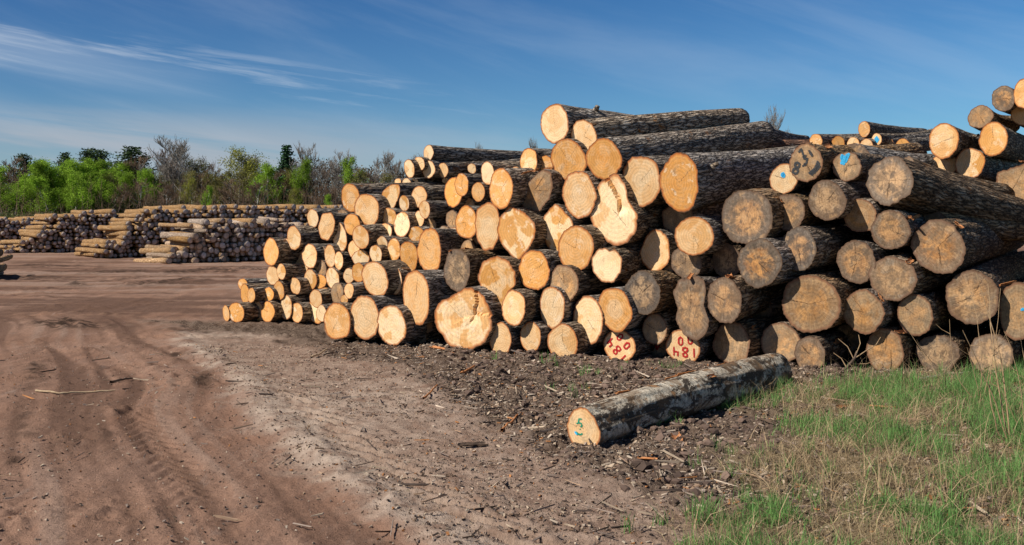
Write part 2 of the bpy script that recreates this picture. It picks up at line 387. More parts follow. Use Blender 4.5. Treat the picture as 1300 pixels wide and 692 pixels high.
# x, y, w, h, tone, depth nudge, options  (photo measurements of each cut end)
LOGS = [
 # left end stack, bottom row
 (287,398,10,21,'o',.10,{}),(300,397,20,26,'o',-.05,{}),(314,400,15,21,'o',.12,{}),(328,396,14,26,'m',.12,{}),(340,396,16,27,'o',-.02,{}),
 (363,390,14,32,'c',0,{}),(373,386,12,24,'c',.12,{}),(377,397,16,26,'m',-.1,{}),(392,400,14,21,'r',.05,{'key':'small red-stained bottom log'}),(408,398,14,22,'p',.0,{'Y':15.4}),
 # left stack upper
 (308,361,11,15,'o',.5,{}),(311,373,13,26,'o',.1,{}),(319,375,10,19,'o',-.05,{}),(340,374,14,19,'o',.05,{}),(354,369,14,24,'o',0,{}),
 (346,350,16,24,'c',.12,{}),(357,345,11,21,'m',-.1,{}),(370,361,12,25,'o',.05,{}),(375,363,13,22,'m',-.08,{}),(394,355,16,26,'m',0,{}),
 (383,335,19,34,'m',.25,{}),(393,325,19,31,'m',-.1,{}),(344,320,21,35,'o',.0,{'key':'oval orange log highest at the left edge'}),(364,314,12,22,'m',.12,{}),(373,302,19,30,'c',-.05,{}),
 (397,277,15,24,'c',.1,{'key':'small cream log nearest the far log piles'}),(414,287,22,38,'m',.0,{'poly':[(8,18),(-4,16),(-11,-2),(-8,-16),(1,-19),(9,-8),(12,6)]}),(431,301,19,37,'c',0,{}),(419,325,13,29,'m',.05,{}),(430,331,12,24,'m',-.1,{}),
 (422,353,20,26,'c',0,{}),(401,379,16,23,'m',0,{}),(428,372,16,26,'h',-.05,{'key':'small dull log in a dim gap'}),(437,380,11,11,'m',.1,{}),(443,369,12,20,'m',-.1,{}),
 (443,350,13,20,'p',.25,{}),(455,346,16,26,'o',-.02,{}),
 # thick bottom row, left
 (428,408,34,47,'o',0,{'key':'round orange log starting the thick bottom row'}),(463,403,35,56,'m',.0,{}),(497,413,37,52,'c',-.05,{}),
 (476,354,34,46,'m',-.15,{}),(502,357,18,35,'c',.05,{}),(528,378,38,72,'m',-.15,{'key':'tall narrow oval log low on the left'}),(566,371,24,34,'h',.45,{}),
 # mid left
 (458,301,23,30,'m',-.15,{}),(447,285,20,28,'o',.15,{}),(445,251,22,37,'o',0,{}),(466,266,30,41,'m',-.05,{}),
 (495,250,27,33,'c',0,{'poly':[(13,16),(2,16),(-9,8),(-14,-6),(-10,-14),(0,-17),(6,-12),(13,4)]}),(513,258,14,20,'c',-.1,{}),(494,276,18,25,'o',.15,{}),(510,285,21,33,'c',-.05,{}),
 (489,294,17,22,'c',.25,{}),(449,316,14,22,'m',.2,{}),(458,328,20,22,'c',.25,{}),(485,310,13,21,'c',0,{}),(477,323,17,24,'c',-.05,{}),
 (500,317,18,30,'m',-.02,{}),(519,325,23,39,'o',-.05,{}),(545,318,30,56,'o',-.2,{'key':'tall orange oval log with dark side bark'}),
 # top left rear thin stack
 (544,194,12,20,'c',0,{'Y':16.4,'L':2.9,'key':'topmost log of the thin rear stack','pitch':1}),(532,208,15,18,'m',0,{'Y':16.3}),(519.6,214,14,24,'c',-.05,{'Y':16.3}),(544,215,15,24,'c',0,{'Y':16.3}),
 (562.5,216,12.5,19.5,'m',0,{'Y':16.3}),(599,214,10,13.5,'c',0,{'Y':16.4}),(516,233,12,14,'c',.2,{'Y':16.2}),(505,231,9,9,'m',.2,{'Y':16.4}),(565,229,9,8,'c',.2,{'Y':16.2}),(527,232,10,10,'c',.1,{'Y':16.3}),
 (619,220,17,31,'c',-.3,{}),(607,243.6,16.5,25,'o',-.3,{}),(636,239.5,33,51,'o',-.4,{'key':'large round orange log at the ridge of small logs'}),
 (586,234.6,18,30,'o',-.2,{}),(575.6,244,23,38,'o',0,{}),(532,250,20,28,'m',0,{}),(539,266,15,23,'m',-.15,{}),(592,282.7,27,42,'o',-.1,{}),
 (574,279,18,24,'h',.3,{}),(594,259,16,16,'h',.35,{}),(532,278,13,22,'m',.1,{}),(546,285,17,16,'h',.3,{}),(528,297,21,20,'o',.1,{}),
 # centre
 (580,343,33,52,'b',-.1,{'key':'brown-stained oval log left of the heart-shaped log'}),
 (619,287,33,65,'m',-.05,{'poly':[(2,32),(12,24),(17,5),(14,-14),(6,-30),(-6,-32),(-14,-16),(-16,4),(-13,22)]}),
 (654.6,296,47,70,'c',-.05,{'poly':[(-6,35),(10,28),(24,12),(22,-8),(12,-24),(2,-36),(-8,-28),(-18,-14),(-23,4),(-18,22)]}),
 (631,362,52,78,'m',0,{'key':'large cream heart-shaped log','poly':[(2,38),(16,34),(26,16),(25,2),(14,-8),(10,-24),(4,-39),(-8,-30),(-20,-12),(-26,8),(-18,30)]}),
 (652,391,29,46.5,'m',-.2,{}),(678,343,37,51.5,'o',-.05,{}),(708,290,43,66,'c',.2,{'poly':[(-2,33),(8,24),(20,10),(21,0),(12,-8),(4,-20),(0,-33),(-14,-26),(-21,-8),(-18,16)]}),
 (731,315,45,56.5,'o',-.1,{}),(716,360,38,48,'h',0,{}),(701,390,36,51,'m',.05,{}),(635,430.5,29,41.5,'m',0,{}),(673.5,428,28,39.5,'m',0,{}),(714.4,434.5,37,46,'m',-.05,{}),
 (587,404.5,73,84,'c',0,{'key':'widest cracked log with a broken step in its face','step':[(1.9,.0,.04),(-.5,.14,.05)],'poly':[(10,40),(24,32),(34,14),(36,-8),(26,-30),(4,-41),(-16,-36),(-32,-16),(-37,4),(-28,20),(-14,28),(0,38)],'w':.05}),
 (704,157,37,50.5,'c',0,{'Y':12.9,'L':3.0,'pitch':0,'key':'highest pale log of the tall centre stack'}),
 (741.4,173,33,41.5,'m',.0,{'end':(940,151,16.3),'rend':.175}),
 (766.3,202,46,52.5,'o',-.2,{'end':(968,172,16.4),'rend':.235,'key':'round orange log resting highest but two in the centre'}),
 (721.5,203,43,55,'o',.05,{}),(671,205.5,23,36.5,'m',.3,{}),
 (679,242,50,58,'h',.0,{'key':'tilted half-moon shaped log','poly':[(14,28),(22,24),(25,8),(18,-12),(4,-27),(-8,-28),(-20,-20),(-25,-8),(-14,0),(-8,10),(2,20)]}),
 (735,247,45,61,'m',-.03,{}),(813.5,230,48,65.5,'m',-.1,{'pitch':5}),
 (862.4,231.7,47,76,'o',-.25,{'end':(1052,209,16.0),'rend':.31,'L':6,'key':'bright oval log fronting the thickest bark trunk'}),
 (778,266,64,94,'c',-.05,{'key':'big torn log with a stepped hinge of splinters','step':[(.15,.07,.10)],'poly':[(6,46),(16,30),(20,10),(32,-6),(30,-26),(18,-44),(0,-46),(-20,-32),(-31,-8),(-30,14),(-18,34),(-4,46)]}),
 (770,337,39,46.5,'p',-.1,{'poly':[(-2,23),(4,18),(10,22),(19,10),(18,-8),(8,-22),(-6,-21),(-17,-8),(-19,8),(-12,20)]}),
 (832,319,41,50,'m',.3,{}),(881,299.7,48,50,'m',-.1,{}),(861,278,42,40,'h',.35,{}),(871,333,41,42,'b',.2,{}),
 (816,371.6,43,54,'g',-.15,{'key':'grey-rimmed log with a pale heart'}),(780.5,393,44,58,'o',-.1,{}),(746,406.5,42,62,'c',.1,{}),
 (831,418,33,39,'h',.15,{}),(786,443,41,41,'m',.05,{'key':'bottom log with sideways red digits','paint':'n1'}),(834,449,30,30,'b',.45,{'paint':'n3'}),
 (867,440.5,45,44,'m',.1,{'key':'bottom log with upside-down red digits','paint':'n2'}),
 (877.5,391,50,82,'b',-.05,{'key':'tall two-lobed brown log','poly':[(4,40),(16,36),(18,22),(16,4),(24,-14),(22,-30),(8,-41),(-8,-36),(-20,-18),(-18,0),(-25,18),(-18,34)]}),
 # right half, weathered
 (948,276,66,70,'g',-.15,{'key':'large round grey log below the thick trunk'}),(1001,270,41,47,'b',0,{}),(995,227,37,38,'p',.1,{'key':'log with a single blue dot','paint':'dot','az':30}),
 (1023,207,43,47,'h',-.1,{'key':'log scrawled with black paint','paint':'scrawl','az':36}),(1050,254.6,49,51.5,'b',-.1,{}),(1075,211.5,35,40,'h',.0,{'paint':'bluesmear','key':'split log brushed with blue paint'}),
 (1013.5,316,43,56,'g',-.1,{}),(964,334,55,61,'g',-.2,{}),(922,331,37,46,'b',.3,{}),
 (919.5,381,44,59,'b',-.2,{}),(1029.3,386,74,74,'h',-.05,{'key':'largest tan log, half in shadow'}),(1096,396,52,56,'h',-.05,{'saw':1}),
 (928.6,436,48,55,'h',.1,{}),(991,436,48,55,'h',.15,{}),(1028,450,39,44,'b',-.05,{}),
 (1129,229.6,58,61,'g',-.1,{'end':(1345,286,13.7),'rend':.2,'key':'big round grey log whose trunk slopes down right'}),
 (1092,274,43,43,'h',.05,{}),(1130.5,292,49,51,'b',-.1,{}),(1191,313.5,67,68,'b',-.15,{'key':'broad brown log at the middle right'}),
 (1087,332.6,48,56,'b',.05,{}),(1133,353.6,57,57,'b',-.05,{}),(1161.7,400,46,52,'h',0,{}),(1234,378,68,68,'b',-.1,{'az':34}),
 (1292,395,48,73,'h',-.1,{'key':'log with a blue dash at the right edge','paint':'dash'}),(1123.6,445,48,57,'h',.05,{}),(1190,449,56,48,'g',.05,{'key':'darkest grey bottom log'}),(1258,450,57,52,'b',.0,{}),
 (1330,440,50,55,'b',.1,{}),(1335,320,60,62,'b',.2,{}),
 (925,288,30,36,'b',.6,{}),(1050,300,30,30,'b',.7,{}),(960,390,40,44,'b',.8,{}),(1075,430,34,36,'b',.7,{}),
 # rear right stack
 (1198,178.6,39,44,'m',0,{'Y':13.4,'pitch':0,'key':'round orange log leading the rear right stack'}),(1261,176.5,38,43,'o',-.1,{'Y':13.2,'pitch':1}),(1231.4,207,38,39,'m',0,{'Y':13.4,'pitch':0}),
 (1199,209,36,30,'m',.3,{'Y':13.4,'pitch':0}),(1274,125,31,33,'g',0,{'Y':13.8,'pitch':2}),(1244.5,148,32,29,'h',0,{'Y':13.7,'pitch':1,'L':2.2}),
 (1300,119,26,40,'o',-.2,{'Y':13.8,'pitch':2}),(1298,144,30,32,'m',.1,{'Y':13.8,'pitch':2}),(1289,235,48,64,'h',0,{'Y':12.9,'pitch':0,'key':'jagged split log under the rear right stack','poly':[(-23,18),(-10,20),(8,26),(22,32),(24,0),(20,-30),(2,-26),(-10,-10),(-24,0)]}),
 # farther pile glimpsed over the ridge
 (1097,164,15,21,'m',0,{'Y':17,'end':(1172,172,20.2),'rend':.16,'key':'small log standing proud on the distant ridge'}),(1113,177,13,16,'m',0,{'Y':16.4,'paint':'blueend'}),
 (1036,179,17,18,'o',0,{'Y':16.6}),(1064,182,17,18,'o',0,{'Y':16.8}),(1083,183,17,18,'m',0,{'Y':16.7}),(1146,186,20,20,'o',0,{'Y':16.6}),(968,166,16,20,'o',0,{'Y':17.2,'L':2.4,'pitch':-1}),
 (1127,183,14,16,'m',.2,{'Y':16.6}),(1100,186,18,20,'m',.1,{'Y':16.2}),
]
# bark seen lengthways only (start px, end px, depths, radii)
TRUNKS = [
 ((1150,214,12.0),(1276,246,13.0),.14,.12,'old','dark trunk wedged above the sloping grey log, ending at right'),
 ((1185,283,11.6),(1345,292,13.4),.16,.15,'old','rough flaking trunk lying below the sloping grey log'),
 ((945,184,16.0),(1080,181,17.2),.10,.10,'red','thin reddish trunk lying across the distant ridge'),
 ((1085,205,12.4),(1215,214,14.6),.22,.2,'fresh','furrowed trunk top behind the split blue-painted log'),
 ((585,196,17.6),(655,200,19.4),.065,.05,'old','thinnest dark pole on top of the rear stack'),
]
def rot_for(d):
    d = d.normalized()
    return (0, -math.asin(d.z), math.atan2(d.y, d.x))
def P(kind, a, b):
    """painted marks in units of the face radii"""
    def sc(ss, s=1, ox=0, oy=0, rot=0):
        c, q = math.cos(rot), math.sin(rot)
        return [[(a*(s*(x*c-y*q)+ox), b*(s*(x*q+y*c)+oy)) for x, y in st] for st in ss]
    one = [[(0,1),(0,-1)]]
    eight = [[(.0,.0),(.45,.35),(.4,.85),(0,1),(-.4,.85),(-.42,.4),(0,0),(.5,-.4),(.42,-.9),(0,-1.05),(-.45,-.9),(-.5,-.4),(0,0)]]
    four = [[(-.35,1),(-.42,.05),(.45,.0)],[(.42,.9),(.38,-1)]]
    zero = [[(0,1),(.45,.6),(.48,-.5),(0,-1),(-.45,-.6),(-.45,.5),(0,1)]]
    if kind == 'n2':     # 184 with 00 beneath, written upside down
        out = []
        for ss, ox, oy, s in ((one, -.62, .30, .27), (eight, -.12, .30, .27), (four, .40, .30, .28), (zero, -.42, -.42, .24), (zero, .12, -.32, .24)):
            out += sc(ss, s, ox, oy)
        return 'red', [[(-x, -y) for x, y in st] for st in out], .020
    if kind == 'n1':
        out = []
        for ss, ox, oy, s in ((one, -.62, .30, .27), (eight, -.08, .30, .27), (four, .46, .30, .28), (zero, .30, -.42, .24), (zero, -.30, -.42, .24)):
            out += sc(ss, s, ox, oy)
        q = R(135)
        return 'red', [[(x*math.cos(q)-y*math.sin(q), x*math.sin(q)+y*math.cos(q)) for x, y in st] for st in out], .022
    if kind == 'n3': return 'red', sc([[(-.5,.1),(-.45,-.4),(-.1,0),(0,-.4),(.3,.1)]], .9, 0, .1), .02
    if kind == 'dot': return 'blue', sc([[(-.12,-.1),(.12,.1)],[(-.1,0),(.1,.14)],[(-.05,-.12),(.13,0)]], 1, -.05, .25), .045
    if kind == 'scrawl':
        out = sc([[(-.35,.6),(.35,.75),(.1,.0),(-.1,-.6)],[(-.35,-.5),(.4,-.6)]], .34, -.2, .5, .7)
        out += sc(eight, .30, -.55, -.25, -.3)+sc([[(-.4,.5),(.1,.7),(.3,.2),(0,-.5)],[(0,0),(.4,-.2)]], .42, -.1, .0, -.5)
        out += sc([[(.0,.9),(.1,.1),(-.3,-.8)],[(.25,.8),(.2,-.1),(-.1,-.8)],[(.45,.6),(.3,-.2),(0,-.8)]], .5, .5, -.3, -.5)
        out += sc([[(-.2,.3),(.3,-.2)]], .6, .25, .5, -.2)
        return 'black', out, .028
    if kind == 'bluesmear': return 'blue', sc([[(-.3,-.3),(-.1,.3)],[(-.15,-.35),(.15,.35)],[(.0,-.2),(.3,.4)],[(-.3,0),(-.2,.35)]], 1, -.1, .45), .03
    if kind == 'dash': return 'blue', sc([[(-.1,0),(.35,.03)],[(-.05,.05),(.35,-.02)]], 1, .25, .05), .022
    if kind == 'blueend': return 'blue', sc([[(-.4,-.4),(.3,.3)],[(-.4,0),(.1,.5)],[(0,-.5),(.4,.1)]], 1, 0, 0), .05
    if kind == 'five':
        return 'green', sc([[(.45,.55),(.05,.5),(-.1,.1),(.3,.1),(.4,-.15),(.2,-.3)],[(-.35,.0),(-.05,.05)],[(.1,-.5),(.14,-.6)],
                            [(-.45,-.9),(-.1,-1.1),(.2,-1.1),(.45,-.95)]], .52, -.3, .22), .022
FLAKE = m_simple('peeled_bark', (.30,.10,.03), (.52,.24,.10), 30)
def flake_mesh(l, w, curl, seed):
    rs = np.random.default_rng(seed); nu, nv = 9, 6
    u, v = np.meshgrid(np.linspace(-.5, .5, nu), np.linspace(-.5, .5, nv), indexing='ij')
    ed = 1-.35*rs.random((nu, 1)); x = u*l+.1*l*(rs.random((nu, nv))-.5)*.4
    ang = v*curl; rad = w/max(curl, .1)
    y = rad*np.sin(ang)*ed; z = rad*(1-np.cos(ang))+.02*rs.random((nu, nv))*w*3
    top = np.stack([x, y, z], -1).reshape(-1, 3); bot = top-np.array([0,0,.006])
    i, j = np.meshgrid(np.arange(nu-1), np.arange(nv-1), indexing='ij')
    a = (i*nv+j).ravel(); Q = np.stack([a, a+nv, a+nv+1, a+1], -1); n = nu*nv
    Q2 = Q[:, ::-1]+n; per = [k*nv for k in range(nu)]+[(nu-1)*nv+k for k in range(1, nv)]+[k*nv+nv-1 for k in range(nu-2, -1, -1)]+[k for k in range(nv-2, 0, -1)]
    S = [(per[k], per[(k+1) % len(per)], per[(k+1) % len(per)]+n, per[k]+n) for k in range(len(per))]
    return np_mesh('bark_flake', np.concatenate([top, bot]), np.concatenate([Q, Q2, np.array(S)]), [FLAKE])
def tube(pts, rads, ns=6):
    """returns V, Q of one bent tube"""
    pts = np.asarray(pts, float); m = len(pts); V = np.zeros((m, ns, 3))
    for i in range(m):
        d = pts[min(i+1, m-1)]-pts[max(i-1, 0)]; d /= (np.linalg.norm(d)+1e-9)
        a = np.cross(d, (0,0,1) if abs(d[2]) < .9 else (1,0,0)); a /= np.linalg.norm(a)+1e-9; b = np.cross(d, a)
        for k in range(ns):
            t = 2*math.pi*k/ns; V[i,k] = pts[i]+rads[i]*(math.cos(t)*a+math.sin(t)*b)
    Q = []
    for i in range(m-1):
        for k in range(ns):
            k2 = (k+1) % ns; Q.append((i*ns+k, i*ns+k2, (i+1)*ns+k2, (i+1)*ns+k))
    return V.reshape(-1, 3), Q
def filler():
    out = []; rs = random.Random(4); E = [(l[0], l[1], l[2]/2, l[3]/2) for l in LOGS]
    for _ in range(9000):
        x = rs.uniform(300, 930); y = rs.uniform(205, 440)
        dmin = min(math.hypot((x-a)/c_, (y-b)/d_)*min(c_, d_)-min(c_, d_) for a, b, c_, d_ in E)
        if dmin < 2.5 or (x < 640 and y < 268) or x < 400: continue
        up = any(abs(a-x) < 26 and 0 < y-b < 62 for a, b, c_, d_ in E); lf = any(abs(b-y) < 26 and 0 < x-a < 50 for a, b, c_, d_ in E)
        rt = any(abs(b-y) < 26 and 0 < a-x < 50 for a, b, c_, d_ in E)
        if not (up and lf and rt): continue
        r = min(dmin+5, 15)*rs.uniform(.95, 1.1); E.append((x, y, r*.85, r)); out.append((x, y, r*1.7, r*2, rs.choice('omchh' if x < 700 else 'hbg'), .42, {}))
        if len(out) >= 46: break
    return out
LOGS = LOGS+filler()
recs = []
for idx, (px, py, w, h, tn, dn, o) in enumerate(LOGS):
    Y = o.get('Y') or float(depth(px, py)); Y += dn
    c = at(px, py, Y); phi = math.atan((px-CX)/F)
    rs = random.Random(idx*13+5)
    if 'end' in o:
        e = at(*o['end']); d = e-c; L = d.length
    else:
        th = R(o.get('az', TH+rs.uniform(-3.5, 3.5))); pit = R(o.get('pitch', max(-.5, 1.7*(c.z-.4))+rs.uniform(-1.0, 1.0)))
        if c.z < .6: pit = 0
        d = Vector((math.sin(th)*math.cos(pit), math.cos(th)*math.cos(pit), math.sin(pit)))
        L = o.get('L', 2.7 if px < 575 else rs.uniform(4.6, 5.4))
    th = math.atan2(d.x, d.y)
    k = math.cos(th-phi)/math.cos(phi)
    b = h*Y/F/2; a = w*Y/F/2/max(k, .3); a = min(max(a, b*.6), b*1.22)
    poly = o.get('poly')
    if poly:
        a = w*Y/F/2/k
        poly = [(x*Y/F/k, y*Y/F) for x, y in poly]
    c.z = max(c.z, b*.93)
    wea = TONE[tn][1]*rs.uniform(.88, 1.0); tone = TONE[tn][0]+rs.uniform(-.15, .15)
    recs.append(dict(px=px, py=py, w=w, h=h, tn=tn, key=o.get('key'), c=c, o=o, idx=idx))
    kind = 'old' if tn in 'gbh' else 'fresh'
    if 'red' in o: kind = 'red'
    rt = o.get('rend'); taper = rt/b if rt else rs.uniform(.84, .95)
    thh, r = log_outline(80 if h > 40 else 48, a, b, .055, poly, idx)
    root = empty('log', c, rot_for(d)); recs[-1]['root'] = root
    big = h > 40
    bk, ce, foff = build_log('log', L, thh, r, taper, idx+1, BARKS[kind], .034 if tn in 'gbh' else .026,
        (rs.uniform(-.1, .1), rs.uniform(-.1, .08)), o.get('step'), 40 if o.get('step') else 8,
        (rs.uniform(-.09, .09), rs.uniform(-.05, .02)), {'tone': tone, 'weather': o.get('w', wea)}, root)
    if tn in 'gbh' and h > 42 and idx % 3 != 1:
        for q_ in range(rs.randint(1, 3)):
            f_ = link_mesh('peeling_bark', flake_mesh(rs.uniform(.12,.3), rs.uniform(.05,.1), rs.uniform(1.2,2.6), idx*3+q_), root)
            sa = R(rs.uniform(-60, 60)); f_.location = (rs.uniform(.0,.55), -b*.97*math.sin(sa), b*.97*math.cos(sa)); f_.rotation_euler = (sa, rs.uniform(-.25,.15), rs.uniform(-.5,.5))
    if h > 40 and idx % 4 == 1 and not o.get('paint'):
        sa = R(rs.uniform(-70, 10)); xx_ = rs.uniform(.25, 1.2); lv_ = rs.uniform(.03,.08); rw = rs.uniform(.02,.04)
        d_ = np.array([.35, -math.sin(-sa)*-1 if False else math.sin(sa), math.cos(sa)]); p_ = np.array([xx_, math.sin(sa)*b*.9, math.cos(sa)*b*.9])
        V_, Q_ = tube([p_, p_+d_*lv_*.7, p_+d_*(lv_+.02)], [rw*1.5, rw, rw*.85], 9); V_ = np.concatenate([V_, [(p_+d_*(lv_+.022))]]); n_ = len(V_)-1
        link_mesh('branch_stub', np_mesh('branch_stub', V_, [np.array(Q_), np.array([(n_-9+k, n_-9+(k+1) % 9, n_) for k in range(9)])], [BARKS[kind]]), root)
    if o.get('paint'):
        col, st, wd = P(o['paint'], a, b)
        if h < 25: wd = .03
        V, Fq = ribbon(st, wd*1.0, foff, .006, idx)
        link_mesh('paint_mark', np_mesh('paint_mark', V, Fq, [PAINT[col]]), root)
for (s, e, r0, r1, kind, lab) in TRUNKS:
    a = at(*s); b = at(*e); d = b-a
    root = empty('log', a, rot_for(d))
    thh, r = log_outline(40, r0, r0, .04, None, int(s[0]))
    build_log('log', d.length, thh, r, r1/r0, int(s[0]), BARKS[kind], .05, (0,0), None, 7, (.05,-.03), {'tone': .5, 'weather': .9}, root)
    tag(root, lab, 'log', 'cut logs stacked in the near pile')
# labels: key logs by their look, others by tone, size and the nearest key log
keys = [r for r in recs if r['key']]
for r in keys:
    tag(r['root'], r['key'], 'log', 'cut logs stacked in the near pile')
def short(k): return k
DIRN = ['right of', 'upper right of', 'above', 'upper left of', 'left of', 'lower left of', 'below', 'lower right of']
bucket = {}
for r in recs:
    if r['key']: continue
    best = min((k for k in keys if len(k['key'].split()) <= 9), key=lambda k: math.hypot(k['px']-r['px'], k['py']-r['py']))
    ang = math.atan2(-(r['py']-best['py']), r['px']-best['px']); di = int(round(ang/(math.pi/4))) % 8
    sz = 'small' if r['h'] < 27 else ('medium' if r['h'] < 45 else 'large')
    r['s'] = (sz, TW[r['tn']], di, best['idx'], best['key']); r['dist'] = math.hypot(best['px']-r['px'], best['py']-r['py'])
    bucket.setdefault((di, best['idx']), []).append(r)
ORD = ['nearest', 'second', 'third', 'fourth', 'fifth', 'sixth', 'seventh']
for k, rs_ in bucket.items():
    rs_.sort(key=lambda r: r['dist'])
    for i, r in enumerate(rs_):
        sz, tw, di, _, key = r['s']
        art = '' if key.startswith('log') else ''
        lab = f"{sz} {tw} log, {ORD[min(i,6)]} {DIRN[di]} {key}" if len(rs_) > 1 else f"{sz} {tw} log {DIRN[di]} {key}"
        tag(r['root'], ' '.join(lab.split()[:16]) if len(lab.split()) > 4 else lab, 'log', 'cut logs stacked in the near pile')

# ------------------------------------------------------------------ the fallen birch log in front
s0 = at(741, 546, 7.42); e0 = at(985, 470, 10.1); s0.z = .135; e0.z = .15
d = e0-s0; root = empty('birch_log', s0, rot_for(d))
tag(root, 'white and black birch log lying alone in front of the pile, green paint mark', 'log')
kk = math.cos(math.atan2(d.x, d.y)-math.atan(91/F)); q = 7.42/F
poly = [(x*q/kk*1.1, y*q*1.1) for x, y in [(2,25),(9,20),(16,8),(20,-6),(17,-18),(8,-25),(-8,-25),(-17,-20),(-21,-8),(-19,8),(-11,20),(-4,25)]]
thh, r = log_outline(72, 1, 1, 0, poly, 3); r = r*.75+r.mean()*.25; r = (np.roll(r,2)+np.roll(r,1)+r+np.roll(r,-1)+np.roll(r,-2))/5; r = (np.roll(r,3)+np.roll(r,1)+r+np.roll(r,-1)+np.roll(r,-3))/5
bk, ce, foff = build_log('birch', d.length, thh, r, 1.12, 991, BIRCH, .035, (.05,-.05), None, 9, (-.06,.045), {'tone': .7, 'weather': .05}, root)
col, st, wd = P('five', .14, .14)
V, Fq = ribbon(st, .014, foff, .005, 3)
link_mesh('paint_mark', np_mesh('paint_mark', V, Fq, [PAINT['green']]), root)
V, Fq = ribbon([[(-.085,-.035),(-.06,-.055)]], .018, foff, .006, 3)
link_mesh('paint_mark', np_mesh('paint_mark', V, Fq, [PAINT['blue']]), root)
for (t, sd, ln, wd, cu) in ((1.45, .7, .22, .07, 2.4), (1.62, .45, .26, .09, 1.5), (2.3, .5, .2, .07, 1.8), (.62, .4, .14, .06, 1.5), (2.45, .1, .12, .05, 1.8), (1.75, -.6, .12, .05, 2.2)):
    f = link_mesh('peeling_bark', flake_mesh(ln, wd, cu, int(t*100)), root)
    rr0 = .175+.01
    f.location = (t, -.05*math.sin(t/3.4*math.pi)+rr0*math.sin(sd), .035*math.sin(t/3.4*math.pi)+rr0*math.cos(sd)-.012)
    f.rotation_euler = (-sd, 0, random.uniform(-.3, .3))

# ------------------------------------------------------------------ ground
XB = [(5.0,-.45),(6.63,-1.33),(7.3,-1.7),(8.82,-2.47),(11,-3.35),(13,-4.3),(15.6,-5.6),(17,-6.6)]
def road_mask(X, Y):
    xb = np.interp(Y, [a for a, b in XB], [b for a, b in XB]); xb0 = xb+(fbm(X*.3, Y*.3, 2, 3)-.5)*.5; xb = xb+(fbm(X*1.3, Y*1.3, 3, 4)-.5)*.7
    m = sstep(.28, -.22, X-xb+(fbm(X*5, Y*5, 3, 6)-.5)*.7)
    return np.maximum(m, sstep(15.9, 16.6, Y+(fbm(X*.7, Y*.7, 3, 9)-.5)*.8)), X-xb0
MB = [(-9,15.4),(-4.6,15.1),(-2.6,13.0),(-.88,10.1),(-.065,8.2),(.59,6.75),(1.16,5.8),(2.2,4.5),(4,3)]
def mulch_mask(X, Y):
    yb = np.interp(X, [a for a, b in MB], [b for a, b in MB]); yb = yb+(fbm(X*.9, Y*.9, 4, 21)-.5)*1.8
    return sstep(-.35, .45, Y-yb)
XG = [(4,.9),(5.6,1.1),(6.6,1.35),(7.3,1.75),(8.5,2.0),(9.6,2.35),(10.6,3.0),(11.5,3.3)]
def grass_mask(X, Y):
    xg = np.interp(Y, [a for a, b in XG], [b for a, b in XG])
    m = sstep(-.25, .7, X-xg+(fbm(X*1.5, Y*1.5, 3, 31)-.5)*1.4)
    return m*sstep(11.0, 10.0, Y+(fbm(X*1.2, Y*1.2, 3, 33)-.5)*.8)
def masks(X, Y):
    rd, db = road_mask(X, Y); mu = mulch_mask(X, Y)*(1-rd); gr = grass_mask(X, Y)*(1-rd)
    return rd, db, mu, gr
def trackf(X, Y, db):
    q = db+.5*(fbm(X*.25, Y*.25, 2, 151)-.5)
    t = .62*fbm(q*5.5, Y*.22+q*.2, 4, 153)+.38*fbm(q*1.3, Y*.12, 3, 157)
    t = t+.17*(fbm(X*.9, Y*.45, 3, 163)-.2)*sum(np.exp(-((np.abs(db-c0+.3*(fbm(Y*.25, X*.1, 2, 80)-.5))-.24)/.05)**2) for c0 in (-.95,-2.7,-3.2,-4.9,-5.4,-7.4))
    g = fbm(X*.25, Y*1.4, 4, 159); k = sstep(14, 19, Y)
    return t*(1-k)+g*k
